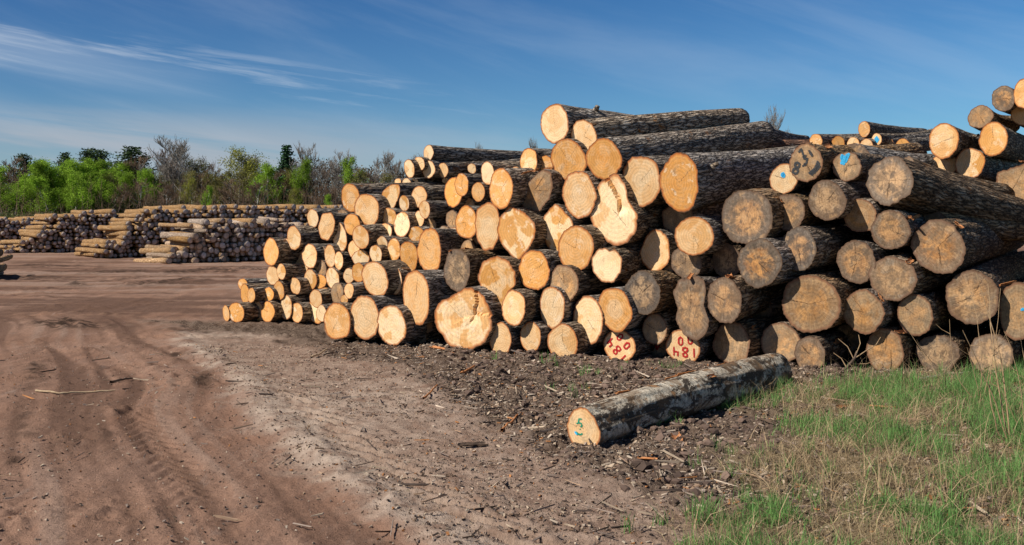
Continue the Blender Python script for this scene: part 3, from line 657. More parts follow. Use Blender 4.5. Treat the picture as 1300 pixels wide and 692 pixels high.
def height(X, Y, fine=True):
    X = np.asarray(X, float); Y = np.asarray(Y, float)
    rd, db, mu, gr = masks(X, Y)
    near = sstep(60, 18, Y)
    h = (fbm(X*.22, Y*.22, 3, 50)-.5)*.14*near
    # berm thrown up along the edge of the road
    h = h+.05*np.exp(-((db-.12)/.2)**2)*sstep(17, 13, Y)*(.4+1.2*fbm(X*2.5, Y*2.5, 2, 61))
    h = h+rd*(fbm(X*1.1, Y*.5, 4, 70)-.5)*.02*near
    # wheel ruts following the curve of the road
    off = db
    for c0, w0, dp in ((-.95,.22,.013),(-2.7,.24,.012),(-3.2,.24,.011),(-4.9,.25,.012),(-5.4,.25,.011),(-7.4,.35,.012)):
        q = (off-c0+.25*(fbm(Y*.25, X*.1, 2, 80)-.5))/w0
        h = h+near*(-dp*np.exp(-q*q)+dp*.8*np.exp(-((np.abs(q)-1.5)/.4)**2))*(.5+fbm(X*1.5, Y*1.5, 2, 83))
    clod = fbm(X*7, Y*7, 4, 90)
    rid = 1-np.abs(2*fbm(X*4.5, Y*4.5, 4, 95)-1)
    rough = (1-rd)*(.35+mu)
    h = h+near*rough*((clod-.5)*.10+(rid-.75)*.06)
    h = h+near*(1-rd)*(fbm(X*22, Y*22, 3, 99)-.5)*.028
    h = h+near*rd*((fbm(X*14, Y*14, 3, 103)-.5)*.022+(fbm(X*40, Y*40, 2, 104)-.5)*.012+sstep(.60,.72,fbm(X*.9, Y*2.2, 4, 107))*(fbm(X*9, Y*9, 3, 108)-.35)*.10)
    # tyre lug prints on the pale margin
    lug = np.exp(-((db-.55)/.16)**2)*sstep(10.5, 8.5, Y)+np.exp(-((Y-14.4-.12*X*.3)/.14)**2)*sstep(-6.2,-5,X)*sstep(-1.8,-2.6,X)
    h = h+lug*.020*np.sign(np.sin((Y*1.0+X*.9)*34))
    h = h*np.where((X > -5.2) & (Y > 16), 1, 1)
    lr = 0
    for c0 in (-.95,-2.7,-3.2,-4.9,-5.4):
        lr = lr+np.exp(-((db-c0+.3*(fbm(Y*.25, X*.1, 2, 80)-.5))/.17)**4)
    h = h+rd*sstep(15,12,Y)*np.minimum(lr,1)*.011*sstep(.42,.56,fbm(X*.8,Y*.5,3,171))*np.tanh(3*np.sin((Y*.9+np.abs(np.sin(db*3))*.5)*38))
    h = h+rd*near*(trackf(X, Y, db)-.5)*-.07
    # soil is pressed flat under the log pile
    return h
nu_, nv_ = 760, 900
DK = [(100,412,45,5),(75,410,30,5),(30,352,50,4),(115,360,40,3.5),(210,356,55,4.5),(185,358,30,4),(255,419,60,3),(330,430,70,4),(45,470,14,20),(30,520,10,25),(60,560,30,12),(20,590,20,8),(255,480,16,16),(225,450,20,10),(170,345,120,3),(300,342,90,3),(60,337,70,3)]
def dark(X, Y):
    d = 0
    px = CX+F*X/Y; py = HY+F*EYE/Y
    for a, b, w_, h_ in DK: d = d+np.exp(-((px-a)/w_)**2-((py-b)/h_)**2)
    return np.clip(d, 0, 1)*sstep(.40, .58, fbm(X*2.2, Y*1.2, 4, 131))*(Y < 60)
tv = np.linspace(0, 1, nv_)
Yv = np.concatenate([np.geomspace(3.0, 45, 780), np.geomspace(46, 3200, 120)])
us = np.linspace(-1, 1, nu_); us = us*.62+us**3*.5
UU, YY = np.meshgrid(us, Yv, indexing='ij'); XX = UU*(YY+2.0)*1.15
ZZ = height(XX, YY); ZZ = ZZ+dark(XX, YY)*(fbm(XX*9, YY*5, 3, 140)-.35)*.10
rd, db, mu, gr = masks(XX, YY)
n = nu_*nv_
V = np.stack([XX, YY, ZZ], -1).reshape(-1, 3)
i, j = np.meshgrid(np.arange(nu_-1), np.arange(nv_-1), indexing='ij'); a = (i*nv_+j).ravel()
Q = np.stack([a, a+nv_, a+nv_+1, a+1], -1)
# extend the sheet behind the camera so it is one continuous ground
yb = np.array([3.0, 0, -6, -30, -400]); Vx = []; base0 = len(V)
rowx = XX[:, 0]; z0 = ZZ[:, 0]
k0 = np.arange(nu_)*nv_
prev = k0; extra = []; qx = []
for t, y_ in enumerate(yb[1:]):
    sc_ = 1+(3-y_)*.25
    extra.append(np.stack([rowx*sc_, np.full(nu_, y_), z0*0], -1)); cur = base0+t*nu_+np.arange(nu_)
    qx.append(np.stack([cur[:-1], cur[1:], prev[1:], prev[:-1]], -1)); prev = cur
V = np.concatenate([V]+extra); Q = np.concatenate([Q]+qx)
pad = (len(yb)-1)*nu_
def ap(m, v=0): return np.concatenate([m.reshape(-1), np.full(pad, float(v))])
s = NT('yard_earth'); co = s.obj()
ard, amu, agr, adb = s.attr('road'), s.attr('mulch'), s.attr('grassy'), s.attr('edge')
n1 = s.noise(co, .55, 6, .6); n2 = s.noise(co, 4.5, 6, .65); n3 = s.noise(co, 38, 5, .7); n4 = s.noise(co, 120, 3, .7)
streak = s.noise(s.map(co, (3.2, .7, 1), (0, 0, R(-28))), 1.2, 6, .6)
road = s.mix(s.rng(n1, .35, .65), (.25,.14,.092), (.32,.195,.137))
road = s.mix(s.rng(streak, .45, .68, 0, .55), road, (.15,.092,.068))
road = s.mix(s.rng(s.noise(s.map(co, (5, 1.2, 1), (0,0,R(-24))), 1.1, 5, .7), .58, .72, 0, .6), road, (.33,.24,.19))
trk = s.attr('track')
road = s.mix(s.rng(trk, .50, .64, 0, .75, True), road, (.115,.066,.046)); road = s.mix(s.rng(trk, .46, .34, 0, .5, True), road, (.33,.235,.18))
road = s.mix(s.rng(n3, .50, .70, 0, .6), road, (.10,.062,.045)); road = s.mix(s.rng(n4, .60, .70, 0, .4), road, (.36,.28,.22))
sand = s.mix(s.rng(n2, .35, .65), (.24,.155,.112), (.37,.27,.205))
sand = s.mix(s.rng(n3, .52, .66, 0, .8), sand, (.13,.09,.068))
mul = s.mix(s.rng(n3, .4, .62), (.065,.042,.031), (.20,.145,.108))
mul = s.mix(s.rng(n4, .56, .68, 0, .8), mul, (.42,.32,.23))
mul = s.mix(s.rng(n2, .5, .7, 0, .5), mul, (.06,.04,.03))
gra = s.mix(s.rng(n2, .4, .62), (.11,.075,.045), (.24,.18,.11)); gra = s.mix(s.rng(n3, .5, .66, 0, .5), gra, (.07,.085,.028))
pale = s.mix(s.math('MULTIPLY', s.attr('pale'), s.rng(n2, .35, .55)), sand, (.44,.34,.265))
col = s.mix(amu, pale, mul); col = s.mix(s.math('MULTIPLY', agr, .8), col, gra); col = s.mix(ard, col, road)
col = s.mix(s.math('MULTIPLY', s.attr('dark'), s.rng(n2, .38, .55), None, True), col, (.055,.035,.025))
far = s.attr('far'); col = s.mix(far, col, s.mix(s.rng(n1, .4, .6), (.10,.12,.03), (.20,.17,.08)))
s.base(col)
hh = s.math('ADD', s.math('MULTIPLY', n3, .8), s.math('MULTIPLY', n4, .5)); hh = s.math('ADD', hh, s.math('MULTIPLY', n2, .6))
s.normal(s.bump(hh, .75, .03)); s.b.inputs['Roughness'].default_value = 1; s.b.inputs['Specular IOR Level'].default_value = .05
EARTH = s.m
pl = (np.exp(-((db-.1)/.28)**2)*sstep(16.5, 14, YY)+.8*np.exp(-((YY-14.5)/.35)**2)*sstep(-6.4,-5,XX)*sstep(-1.5,-2.6,XX)+.6*np.exp(-((XX+1.3)/.9)**2-((YY-9.0)/1.2)**2))
g = link_mesh('ground', np_mesh('ground', V, Q, [EARTH], True, None,
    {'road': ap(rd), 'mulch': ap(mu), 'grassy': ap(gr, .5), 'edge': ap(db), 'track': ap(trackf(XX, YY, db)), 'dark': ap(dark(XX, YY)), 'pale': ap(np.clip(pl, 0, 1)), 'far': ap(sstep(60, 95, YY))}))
tag(g, kind='structure')

# ------------------------------------------------------------------ litter: chips, bark bits, twigs (uncountable)
LIT = m_attr('litter', .2)
def scatter(n, xr, yr, wfun, pw=1.3):
    out = []
    tot = 0
    while tot < n:
        Y = yr[0]+(yr[1]-yr[0])*rng.random(n)**pw; X = xr(Y)[0]+(xr(Y)[1]-xr(Y)[0])*rng.random(n)
        k = rng.random(n) < wfun(X, Y); out.append(np.stack([X[k], Y[k]], -1)); tot += k.sum()
    return np.concatenate(out)[:n]
def fan(Y): return (-.62*Y, .66*Y)
def litw(X, Y):
    rd, db, mu, gr = masks(X, Y)
    return np.clip(.09*rd+(1-rd)*(.40+.6*mu), 0, 1)*(.35+.65*sstep(.35,.6,fbm(X*1.6, Y*1.6, 3, 7)))
def boxes(P_, L_, W_, H_, yaw, tilt, col, name, label, cat, mat, kink=0):
    n = len(P_); u = np.array([[-1,-1,-1],[1,-.6,-1],[1,.7,-1],[-1,1,-1],[-.9,-1,1],[1,-.5,1],[.9,.6,1],[-1,.9,1]])*.5
    V = np.repeat(u[None], n, 0)+rng.uniform(-.12, .12, (n, 8, 3))
    V = V*np.stack([L_, W_, H_], -1)[:,None,:]
    V[:,:,2] += kink*(V[:,:,0]**2)/np.maximum(L_,.01)[:,None]
    ct, st = np.cos(tilt)[:,None], np.sin(tilt)[:,None]
    x = V[:,:,0]*ct-V[:,:,2]*st; z = V[:,:,0]*st+V[:,:,2]*ct; y = V[:,:,1]
    cy, sy = np.cos(yaw)[:,None], np.sin(yaw)[:,None]
    X = x*cy-y*sy+P_[:,0:1]; Yy = x*sy+y*cy+P_[:,1:2]; Z = z+P_[:,2:3]
    VV = np.stack([X, Yy, Z], -1).reshape(-1, 3)
    f = np.array([[0,3,2,1],[4,5,6,7],[0,1,5,4],[1,2,6,5],[2,3,7,6],[3,0,4,7]])
    Q = (f[None]+np.arange(n)[:,None,None]*8).reshape(-1, 4)
    o = link_mesh(name, np_mesh(name, VV, Q, [mat], False, None, {'col': np.repeat(col, 8, 0)}))
    return tag(o, label, cat, kind='stuff')
pal = np.array([(.40,.31,.22),(.30,.20,.13),(.12,.08,.055),(.07,.05,.04),(.46,.37,.28),(.36,.16,.06),(.20,.15,.12),(.26,.20,.16)])
pw_ = np.array([.16,.16,.2,.14,.10,.04,.10,.10]); pw_ /= pw_.sum()
N = 75000
p = scatter(N, fan, (4.2, 13.5), litw, 1.25); z = height(p[:,0], p[:,1])
L_ = (.008+.05*rng.random(N)**3.2)*(.5+.5*masks(p[:,0], p[:,1])[2]); W_ = L_*rng.uniform(.2, .7, N); H_ = rng.uniform(.003, .009, N)
boxes(np.column_stack([p, z+.006]), L_, W_, H_, rng.uniform(0, 6.28, N), rng.normal(0, .35, N), pal[rng.choice(8, N, p=pw_)]*rng.uniform(.7,1.25,(N,1)),
      'wood_litter', 'small wood chips and bark bits strewn over the churned soil', 'wood litter', LIT)
N = 1500
p = scatter(N, fan, (4.2, 13.2), lambda X, Y: litw(X, Y)*.8, 1.2); z = height(p[:,0], p[:,1])
L_ = .06+.16*rng.random(N)**2.4; W_ = rng.uniform(.004, .011, N); H_ = rng.uniform(.005, .010, N)
boxes(np.column_stack([p, z+.014]), L_, W_, H_, rng.uniform(0, 6.28, N), rng.normal(0, .10, N), pal[rng.choice(8, N, p=pw_)]*rng.uniform(.7,1.3,(N,1)),
      'twig_litter', 'thin broken twigs and splinters scattered on the soil', 'twigs', LIT, .3)

# clods in the churned strip
N = 2600
p = scatter(N, fan, (4.5, 13.0), lambda X, Y: masks(X, Y)[2]*.9*(1-.8*masks(X, Y)[3])*sstep(.45, .6, fbm(X*1.1, Y*1.1, 3, 77)), 1.2); z = height(p[:,0], p[:,1])
u8 = []
ico_v = np.array([(0,0,1),(.894,0,.447),(.276,.851,.447),(-.724,.526,.447),(-.724,-.526,.447),(.276,-.851,.447),(.724,.526,-.447),(-.276,.851,-.447),(-.894,0,-.447),(-.276,-.851,-.447),(.724,-.526,-.447),(0,0,-1)])
ico_f = np.array([(0,1,2),(0,2,3),(0,3,4),(0,4,5),(0,5,1),(1,6,2),(2,7,3),(3,8,4),(4,9,5),(5,10,1),(6,7,2),(7,8,3),(8,9,4),(9,10,5),(10,6,1),(11,7,6),(11,8,7),(11,9,8),(11,10,9),(11,6,10)])
sz = .012+.035*rng.random(N)**2.5
VV = ico_v[None]*rng.uniform(.6, 1.2, (N, 12, 1))*sz[:,None,None]*np.array([1.2,1.2,.75])
VV = VV+np.column_stack([p, z+sz*.2])[:,None,:]
o = link_mesh('soil_clods', np_mesh('soil_clods', VV.reshape(-1,3), (ico_f[None]+np.arange(N)[:,None,None]*12).reshape(-1,3), [LIT], False, None,
    {'col': np.repeat(np.array([[.12,.08,.06]])*rng.uniform(.6,1.5,(N,1)), 12, 0)}))
tag(o, 'loose dark clods of churned soil in front of the log pile', 'soil clods', kind='stuff')

# ------------------------------------------------------------------ grass
GR = m_attr('grass_blade', .15, .35, .6)
def blades(p, hgt, lean, wid, col, name, label, cat, droop=1.0):
    n = len(p); z = height(p[:,0], p[:,1])-.01
    az = rng.uniform(0, 6.28, n); fa = rng.uniform(0, 6.28, n)
    ts = np.array([0, .35, .7, 1.0]); ws = np.array([1, .85, .55, .05])
    V = np.zeros((n, 8, 3))
    for k in range(4):
        off = lean*hgt*ts[k]**2; hz = hgt*(ts[k]-droop*.35*ts[k]**2*np.clip(lean, 0, 1.4))
        for q, sg in enumerate((-1, 1)):
            V[:,2*k+q,0] = p[:,0]+np.cos(az)*off+sg*np.cos(fa)*wid*ws[k]
            V[:,2*k+q,1] = p[:,1]+np.sin(az)*off+sg*np.sin(fa)*wid*ws[k]
            V[:,2*k+q,2] = z+np.maximum(hz, .003)
    f = np.array([[0,1,3,2],[2,3,5,4],[4,5,7,6]])
    Q = (f[None]+np.arange(n)[:,None,None]*8).reshape(-1, 4)
    o = link_mesh(name, np_mesh(name, V.reshape(-1,3), Q, [GR], True, None, {'col': np.repeat(col, 8, 0)}))
    return tag(o, label, cat, kind='stuff')
def gfan(Y): return (.05*Y, .66*Y)
def gw(X, Y): return masks(X, Y)[3]*(.06+.94*sstep(.48,.60,fbm(X*2.1, Y*2.1, 4, 41)+.10*sstep(2.6,4.2,X)-.03))*(.3+.7*sstep(10.5,9.2,Y))
ncl = 3900; cl = scatter(ncl, gfan, (4.6, 11.2), gw, 1.1)
extra = []
for (px, py, n_) in ((850,468,6),(790,470,2),(700,465,3),(718,500,4),(640,462,2),(1010,500,14),(900,520,16),(760,480,5),(940,520,20),(860,545,8)):
    x, y = gp(px, py); extra.append(np.array([x, y])+rng.normal(0, .12, (n_, 2)))
cl = np.concatenate([cl]+extra)
rep = rng.integers(5, 16, len(cl)); p = np.repeat(cl, rep, 0)+rng.normal(0, .022, (rep.sum(), 2)); n = len(p)
hh_ = np.repeat(rng.uniform(.06, .17, len(cl))*(1+.5*sstep(2.5,4.5,cl[:,0])), rep)*rng.uniform(.6, 1.25, n)
gc = np.array([[.135,.28,.08]])*rng.uniform(.6, 1.5, (n,1))*np.array([[1,1,1]])+rng.uniform(0,.04,(n,1))*np.array([[1,.7,.1]])
blades(p, hh_, np.abs(rng.normal(.25,.25,n)), rng.uniform(.0018,.0035,n), gc, 'grass', 'tufts of fresh green grass growing before the right of the pile', 'grass')
n = 25000; p = scatter(n, gfan, (4.4, 12.0), lambda X, Y: masks(X, Y)[3]*(.25+.75*sstep(.4,.6,fbm(X*2, Y*2, 3, 47))), 1.15)
hh_ = rng.uniform(.05, .22, n); dc = np.array([[.50,.38,.22]])*rng.uniform(.5, 1.25, (n,1))
blades(p, hh_, np.abs(rng.normal(1.3,.5,n)), rng.uniform(.001,.0026,n), dc, 'dry_grass', 'matted straw-coloured dead grass among the green tufts', 'dry grass', 1.3)

n = 3500; p = scatter(n, gfan, (4.6, 11.6), lambda X, Y: masks(X, Y)[3]*(.2+.8*sstep(.45,.6,fbm(X*1.7, Y*1.7, 3, 49))), 1.15)
blades(p, rng.uniform(.15, .38, n), np.abs(rng.normal(.8,.4,n)), rng.uniform(.0012,.0026,n), np.array([[.55,.40,.23]])*rng.uniform(.4,1.2,(n,1)), 'dead_stems', 'thin tan dead stems arching over the grass', 'dead stems', .8)
# ------------------------------------------------------------------ tubes: sticks, weeds, trees
class TB:
    def __init__(s): s.V = []; s.Q = []; s.n = 0
    def add(s, V, Q):
        s.V.append(V); s.Q += [tuple(s.n+k for k in q) for q in Q]; s.n += len(V)
    def tube(s, pts, rads, ns=6): s.add(*tube(pts, rads, ns))
    def mesh(s, name, mat): return np_mesh(name, np.concatenate(s.V), np.array(s.Q), [mat])
STICK = m_simple('stick_wood', (.26,.17,.10), (.50,.38,.24), 25)
DARKST = m_simple('dark_stick', (.05,.035,.025), (.15,.10,.07), 25)
STRAW = m_simple('dead_stalk', (.28,.17,.09), (.46,.32,.18), 25)
def stick(name, pix, r, label, cat, mat, lift=.02):
    pts = []
    for (px, py) in pix:
        x, y = gp(px, py); pts.append((x, y, float(height(x, y))+lift))
    c = np.array(pts[0]); tb = TB(); P3 = np.array(pts)-c
    fine = []
    for a, b in zip(P3[:-1], P3[1:]):
        for t in np.linspace(0, 1, 5, endpoint=False): fine.append(a+(b-a)*t+rng.normal(0, r*.25, 3))
    fine.append(P3[-1]); tb.tube(fine, np.linspace(r, r*.55, len(fine))*rng.uniform(.85, 1.15, len(fine)), 7)
    o = link_mesh(name, tb.mesh(name, mat)); o.location = c
    return tag(o, label, cat)
stick('stick', [(46,502),(75,505),(100,503),(146,501)], .012, 'long pale debarked stick lying on the dirt road', 'stick', STICK)
stick('stick', [(140,488),(153,485),(168,482)], .015, 'short dark stick beside the long pale stick', 'stick', DARKST)
stick('stick', [(1165,490),(1195,484),(1232,474)], .022, 'grey slab stick lying in grass below the dark grey bottom log', 'stick', m_simple('grey_stick', (.25,.22,.18), (.42,.37,.31)))
stick('stick', [(637,548),(650,538),(662,524)], .014, 'reddish brown stick in the churned soil', 'stick', FLAKE)
stick('stick', [(395,455),(405,452),(415,447)], .014, 'short pale stick near the thick bottom row', 'stick', STICK)
stick('stick', [(538,512),(545,505),(555,495)], .013, 'short rust-coloured stick on bare soil mid-frame', 'stick', FLAKE)
stick('stick', [(1040,577),(1090,566),(1185,553)], .010, 'long thin straw stem bent across the grass', 'stick', STRAW, .05)
stick('stick', [(585,480),(592,477),(603,472)], .016, 'small rusty bark strip beside pile foot', 'stick', FLAKE)
for k, (px, py, ln, lab) in enumerate(((555,450,.28,'rust-brown bark strip below the widest cracked log'),(860,565,.3,'orange bark strip in grass in front of the birch log'),(600,570,.22,'dark curled bark piece on the pale soil'),
        (1075,520,.24,'reddish bark slab in the chip heap'),(1120,525,.22,'brown bark slab at the right of the chip heap'),(1095,512,.2,'thin bark sliver topping the chip heap'),(575,430,.2,'curled bark piece under the pile edge'),(820,590,.16,'small orange bark scrap near the frame bottom'))):
    x, y = gp(px, py); f = link_mesh('bark_piece', flake_mesh(ln, ln*.3, 1.6, k+50)); f.data.materials[0] = DARKST if 'dark' in lab else FLAKE; f.location = (x, y, float(height(x, y))+.015)
    f.rotation_euler = (rng.uniform(-.2,.2), rng.uniform(-.1,.1), rng.uniform(0, 3)); tag(f, lab, 'bark piece')

def weed(px, py, tops, r, label, name='dead_weed', heads=False, thick=False):
    x, y = gp(px, py); z0 = float(height(x, y)); root = empty(name, (x, y, z0))
    for (tx, ty, dY) in tops:
        t = at(tx, ty, y+dY); v = np.array([t.x-x, t.y-y, t.z-z0]); tb = TB()
        m = 9; side = rng.normal(0, .05, 3); pts = [v*q+side*math.sin(q*3.14)+rng.normal(0, .004, 3) for q in np.linspace(0, 1, m)]
        tb.tube(pts, np.linspace(r, r*.4, m), 5)
        for k in range(2 if not heads else 0):
            i = rng.integers(3, 8); d = rng.normal(0, .06, 3); d[2] = abs(d[2])
            tb.tube([pts[i], pts[i]+d*.6, pts[i]+d+np.array([0,0,.02])], [r*.5, r*.35, r*.2], 4)
        o = link_mesh('stem', tb.mesh('stem', STRAW), root)
        if heads:
            tb = TB(); tb.tube([pts[-1], pts[-1]+np.array([0,0,.025]), pts[-1]+np.array([.004,0,.05])], [.004,.009,.003], 6)
            link_mesh('seed_head', tb.mesh('seed_head', STRAW), root)
    return tag(root, label, 'dead weed', 'dead weeds at the right edge')
weed(1282, 572, [(1238,345,.1),(1262,430,0),(1256,360,.2),(1222,420,-.1)], .0065, 'tallest dead weed, reddish stalk leaning left at the right edge')
weed(1245, 520, [(1205,405,.1),(1232,370,.2),(1228,440,0),(1270,365,.2)], .004, 'thin dead weed left of the tallest stalk')
weed(1300, 560, [(1275,420,0),(1290,400,.1),(1330,380,.1),(1258,470,0)], .004, 'dead weed cut by the right frame edge')
weed(1200, 500, [(1170,445,0),(1140,400,.2),(1215,455,0)], .0035, 'slanting dead weed before the darkest grey log')
weed(1185, 486, [(1178,456,0),(1185,450,.05),(1193,455,0),(1200,452,.1),(1172,462,0)], .002, 'low cluster of stalks with small tan seed heads', heads=True)
weed(955, 505, [(985,480,0),(1000,492,.1),(1010,478,0),(930,488,0)], .003, 'arching straw stems at the right end of the birch log')
tb = TB(); x, y = gp(1062, 478); z0 = float(height(x, y)); root = empty('branch', (x, y, z0))
def pt(px, py, dY=0):
    t = at(px, py, y+dY); return (t.x-x, t.y-y, t.z-z0)
tb.tube([pt(1062,476), pt(1072,470,.1), pt(1085,455,.15), pt(1088,446,.2)], [.02,.018,.015,.012], 7); link_mesh('stem', tb.mesh('stem', DARKST), root)
for q in ([(1085,455),(1100,445),(1112,438),(1118,428)], [(1088,448),(1092,436),(1090,425)], [(1075,467),(1068,455),(1058,448)], [(1080,462),(1100,462),(1120,455)], [(1084,456),(1076,440),(1064,430)]):
    tb = TB(); tb.tube([pt(a, b, .15+.03*i) for i, (a, b) in enumerate(q)], np.linspace(.007,.003,len(q)), 5); link_mesh('twig', tb.mesh('twig', STRAW), root)
tag(root, 'crooked dead branch with twigs propped on the ground before the pile', 'branch')

# ------------------------------------------------------------------ far pulpwood piles
def far_variant(seed):
    rs = np.random.default_rng(seed); n = 12; L = 2.5; th = np.linspace(0, 2*math.pi, n, endpoint=False)
    m = 7; xs = np.linspace(0, L, m); V = []
    for k, x in enumerate(xs):
        r = (1+.07*rs.normal(size=n)*.6+.06*np.cos(2*th+seed))*(1-.1*x/L)
        V.append(np.stack([np.full(n, x)+(rs.uniform(-.01,.01,n) if 0 < k < m-1 else 0), r*np.cos(th)*.104+.02*math.sin(x*1.2+seed), r*np.sin(th)*.104+.012*math.sin(x*1.7+seed)], -1))
    V = np.concatenate(V); rad = np.ones(len(V)); Q = []
    for i in range(m-1):
        for k in range(n): Q.append((i*n+k, (i+1)*n+k, (i+1)*n+(k+1) % n, i*n+(k+1) % n))
    T = []; c0 = len(V); V = np.concatenate([V, [V[:n].mean(0)], [V[-n:].mean(0)]]); rad = np.concatenate([rad, [0, 0]])
    for k in range(n): T.append((c0, k, (k+1) % n)); T.append((c0+1, (m-1)*n+(k+1) % n, (m-1)*n+k))
    return V, np.array(Q), np.array(T), rad
def m_pulpend():
    s = NT('pulpwood_end'); co = s.obj(); rad = s.attr('rad'); n = s.noise(co, 12, 4, .6); rd = s.rand()
    c = s.mix(s.rng(n, .3, .7), (.38,.32,.28), (.66,.58,.52)); c = s.mix(rd, c, s.mix(n, (.32,.20,.13), (.56,.40,.27)))
    c = s.mix(s.rng(rad, .72, .95, 0, .85), c, (.07,.05,.038)); s.base(c); return s.m
PE = m_pulpend()
VAR = [far_variant(k+1) for k in range(8)]
PULPEND = None
VM = [np_mesh('pulpwood_log', v, [q, t], [BARKS['pulp'], PE], True, [0]*len(q)+[1]*len(t), {'rad': rad}) for v, q, t, rad in VAR]
for me in VM:
    pass
far = []
def pile(p0, p1, hts, az, left, name, label, rng_, L=2.5, setback=0):
    """wall of log ends from p0 to p1 (ground), height profile hts, logs run back along az"""
    p0 = np.array(p0); p1 = np.array(p1); D = np.linalg.norm(p1-p0); u = (p1-p0)/D
    ax = np.array([math.sin(R(az)), math.cos(R(az))]); row = 0; z = .10
    while z < max(h for _, h in hts)+.1:
        s = (.12 if row % 2 else 0)+rng_.uniform(-.03,.03); s0 = left*z
        while s < D:
            H = np.interp(s, [a*D for a, _ in hts], [b for _, b in hts])+rng_.uniform(-.12,.12)
            if s >= s0+rng_.uniform(-.35,.25) and z <= H and not (s < s0+.5 and rng_.random() < .15 and z > .5):
                r = rng_.choice([.7,.85,1,1.1,1.2])*rng_.uniform(.93,1.07); pos = p0+u*s-ax*rng_.uniform(-.22,.22)*(2.6 if s < s0+.5 else 1)
                far.append((pos[0], pos[1], z+rng_.uniform(-.03,.03), az+rng_.uniform(-3,3)*(1 if z < H-.25 and s > s0+.5 else 3.2), r*(L/2.5)*(rng_.uniform(.8,1.05)), name, label, r, 0 if s > s0+.6 and z < H-.2 else rng_.normal(0, 1.8)))
            s += .208+rng_.uniform(-.012,.02)
        z += .176; row += 1
prng = np.random.default_rng(11)
A = lambda px, py: gp(px, py)
def wall(p0, D_, h, left, key, label):
    pile(p0, (p0[0]+D_*.87, p0[1]+D_*.5), h, -40, left, key, label, prng)
wall(A(199,335), 9.5, [(0,1.45),(.5,1.5),(.62,1.25),(1,1.45)], 1.1, 'middle', 'grey-ended pulpwood log in the nearest far pile')
wall(A(112,328), 11.5, [(0,2.0),(.22,2.0),(.4,2.1),(1,2.0)], 1.2, 'left', 'pulpwood log in the far pile with the highest top')
wall((-12.6,44.5), 11, [(0,1.95),(.3,2.1),(.6,2.0),(1,2.05)], .3, 'rear', 'pulpwood log in the rearmost visible row behind the nearest far pile')
wall(A(8,322), 9, [(0,1.7),(.45,1.8),(.6,1.75),(1,1.6)], 1.25, 'leftmost', 'pulpwood log in the far pile near the left frame edge')
wall((-27.5,47.5), 5, [(0,1.6),(1,1.55)], .6, 'edge', 'pulpwood log in the pile cut by the left frame edge')
pile((-15.1,25.3), (-13.62,26.0), [(0,.62),(1,.5)], -20, 0, 'dark', 'dark log in the low stack at the very left frame edge', prng)
GNAME = {'middle':'logs of the nearest far pile','left':'logs of the highest far pile','rear':'logs of the rearmost row','leftmost':'logs of the left far pile','edge':'logs of the far pile at the frame edge','dark':'logs of the low dark stack'}
far.sort(key=lambda q: (q[5] != 'dark', q[5] == 'rear', q[1]))
rest_V = []; rest_Q = []; rest_T = []; rest_rad = []; off = 0
for k, (x, y, z, az, sc_, nm, lab, r, pt_) in enumerate(far):
    v = k % 8; rz = R(90-az)
    if k < 300:
        o = link_mesh('pulpwood_log', VM[v]); o.location = (x, y, z); o.rotation_euler = (prng.uniform(0, 6.28), R(pt_), rz)
        o.scale = (sc_/r*prng.uniform(.96,1.03), r, r); o['tone'] = .4; o['weather'] = prng.uniform(.75, 1.0)
        tag(o, lab, 'pulp log', GNAME[nm])
    else:
        V0, q0, t0, rad0 = VAR[v]; V1 = V0*np.array([1, r, r]); t = prng.uniform(0, 6.28)
        yy = V1[:,1]*math.cos(t)-V1[:,2]*math.sin(t); zz = V1[:,1]*math.sin(t)+V1[:,2]*math.cos(t); xx = V1[:,0]
        rest_V.append(np.stack([xx*math.cos(rz)-yy*math.sin(rz)+x, xx*math.sin(rz)+yy*math.cos(rz)+y, zz+z], -1))
        rest_Q.append(q0+off); rest_T.append(t0+off); rest_rad.append(rad0); off += len(V0)
if rest_V:
    q = np.concatenate(rest_Q); t = np.concatenate(rest_T)
    # world-space object: bark grain follows the pile direction through its own rotation
    VW = np.concatenate(rest_V); a = R(90+40); ca, sa = math.cos(-a), math.sin(-a)
    VL = np.stack([VW[:,0]*ca-VW[:,1]*sa, VW[:,0]*sa+VW[:,1]*ca, VW[:,2]], -1)
    o = link_mesh('pulpwood_stack', np_mesh('pulpwood_stack', VL, [q, t], [BARKS['pulp'], PE], True, [0]*len(q)+[1]*len(t), {'rad': np.concatenate(rest_rad)}))
    o.rotation_euler = (0, 0, a); o['tone'] = .4; o['weather'] = .9
    tag(o, 'remaining pulpwood logs of the distant piles, too many to count', 'pulp logs', kind='stuff')

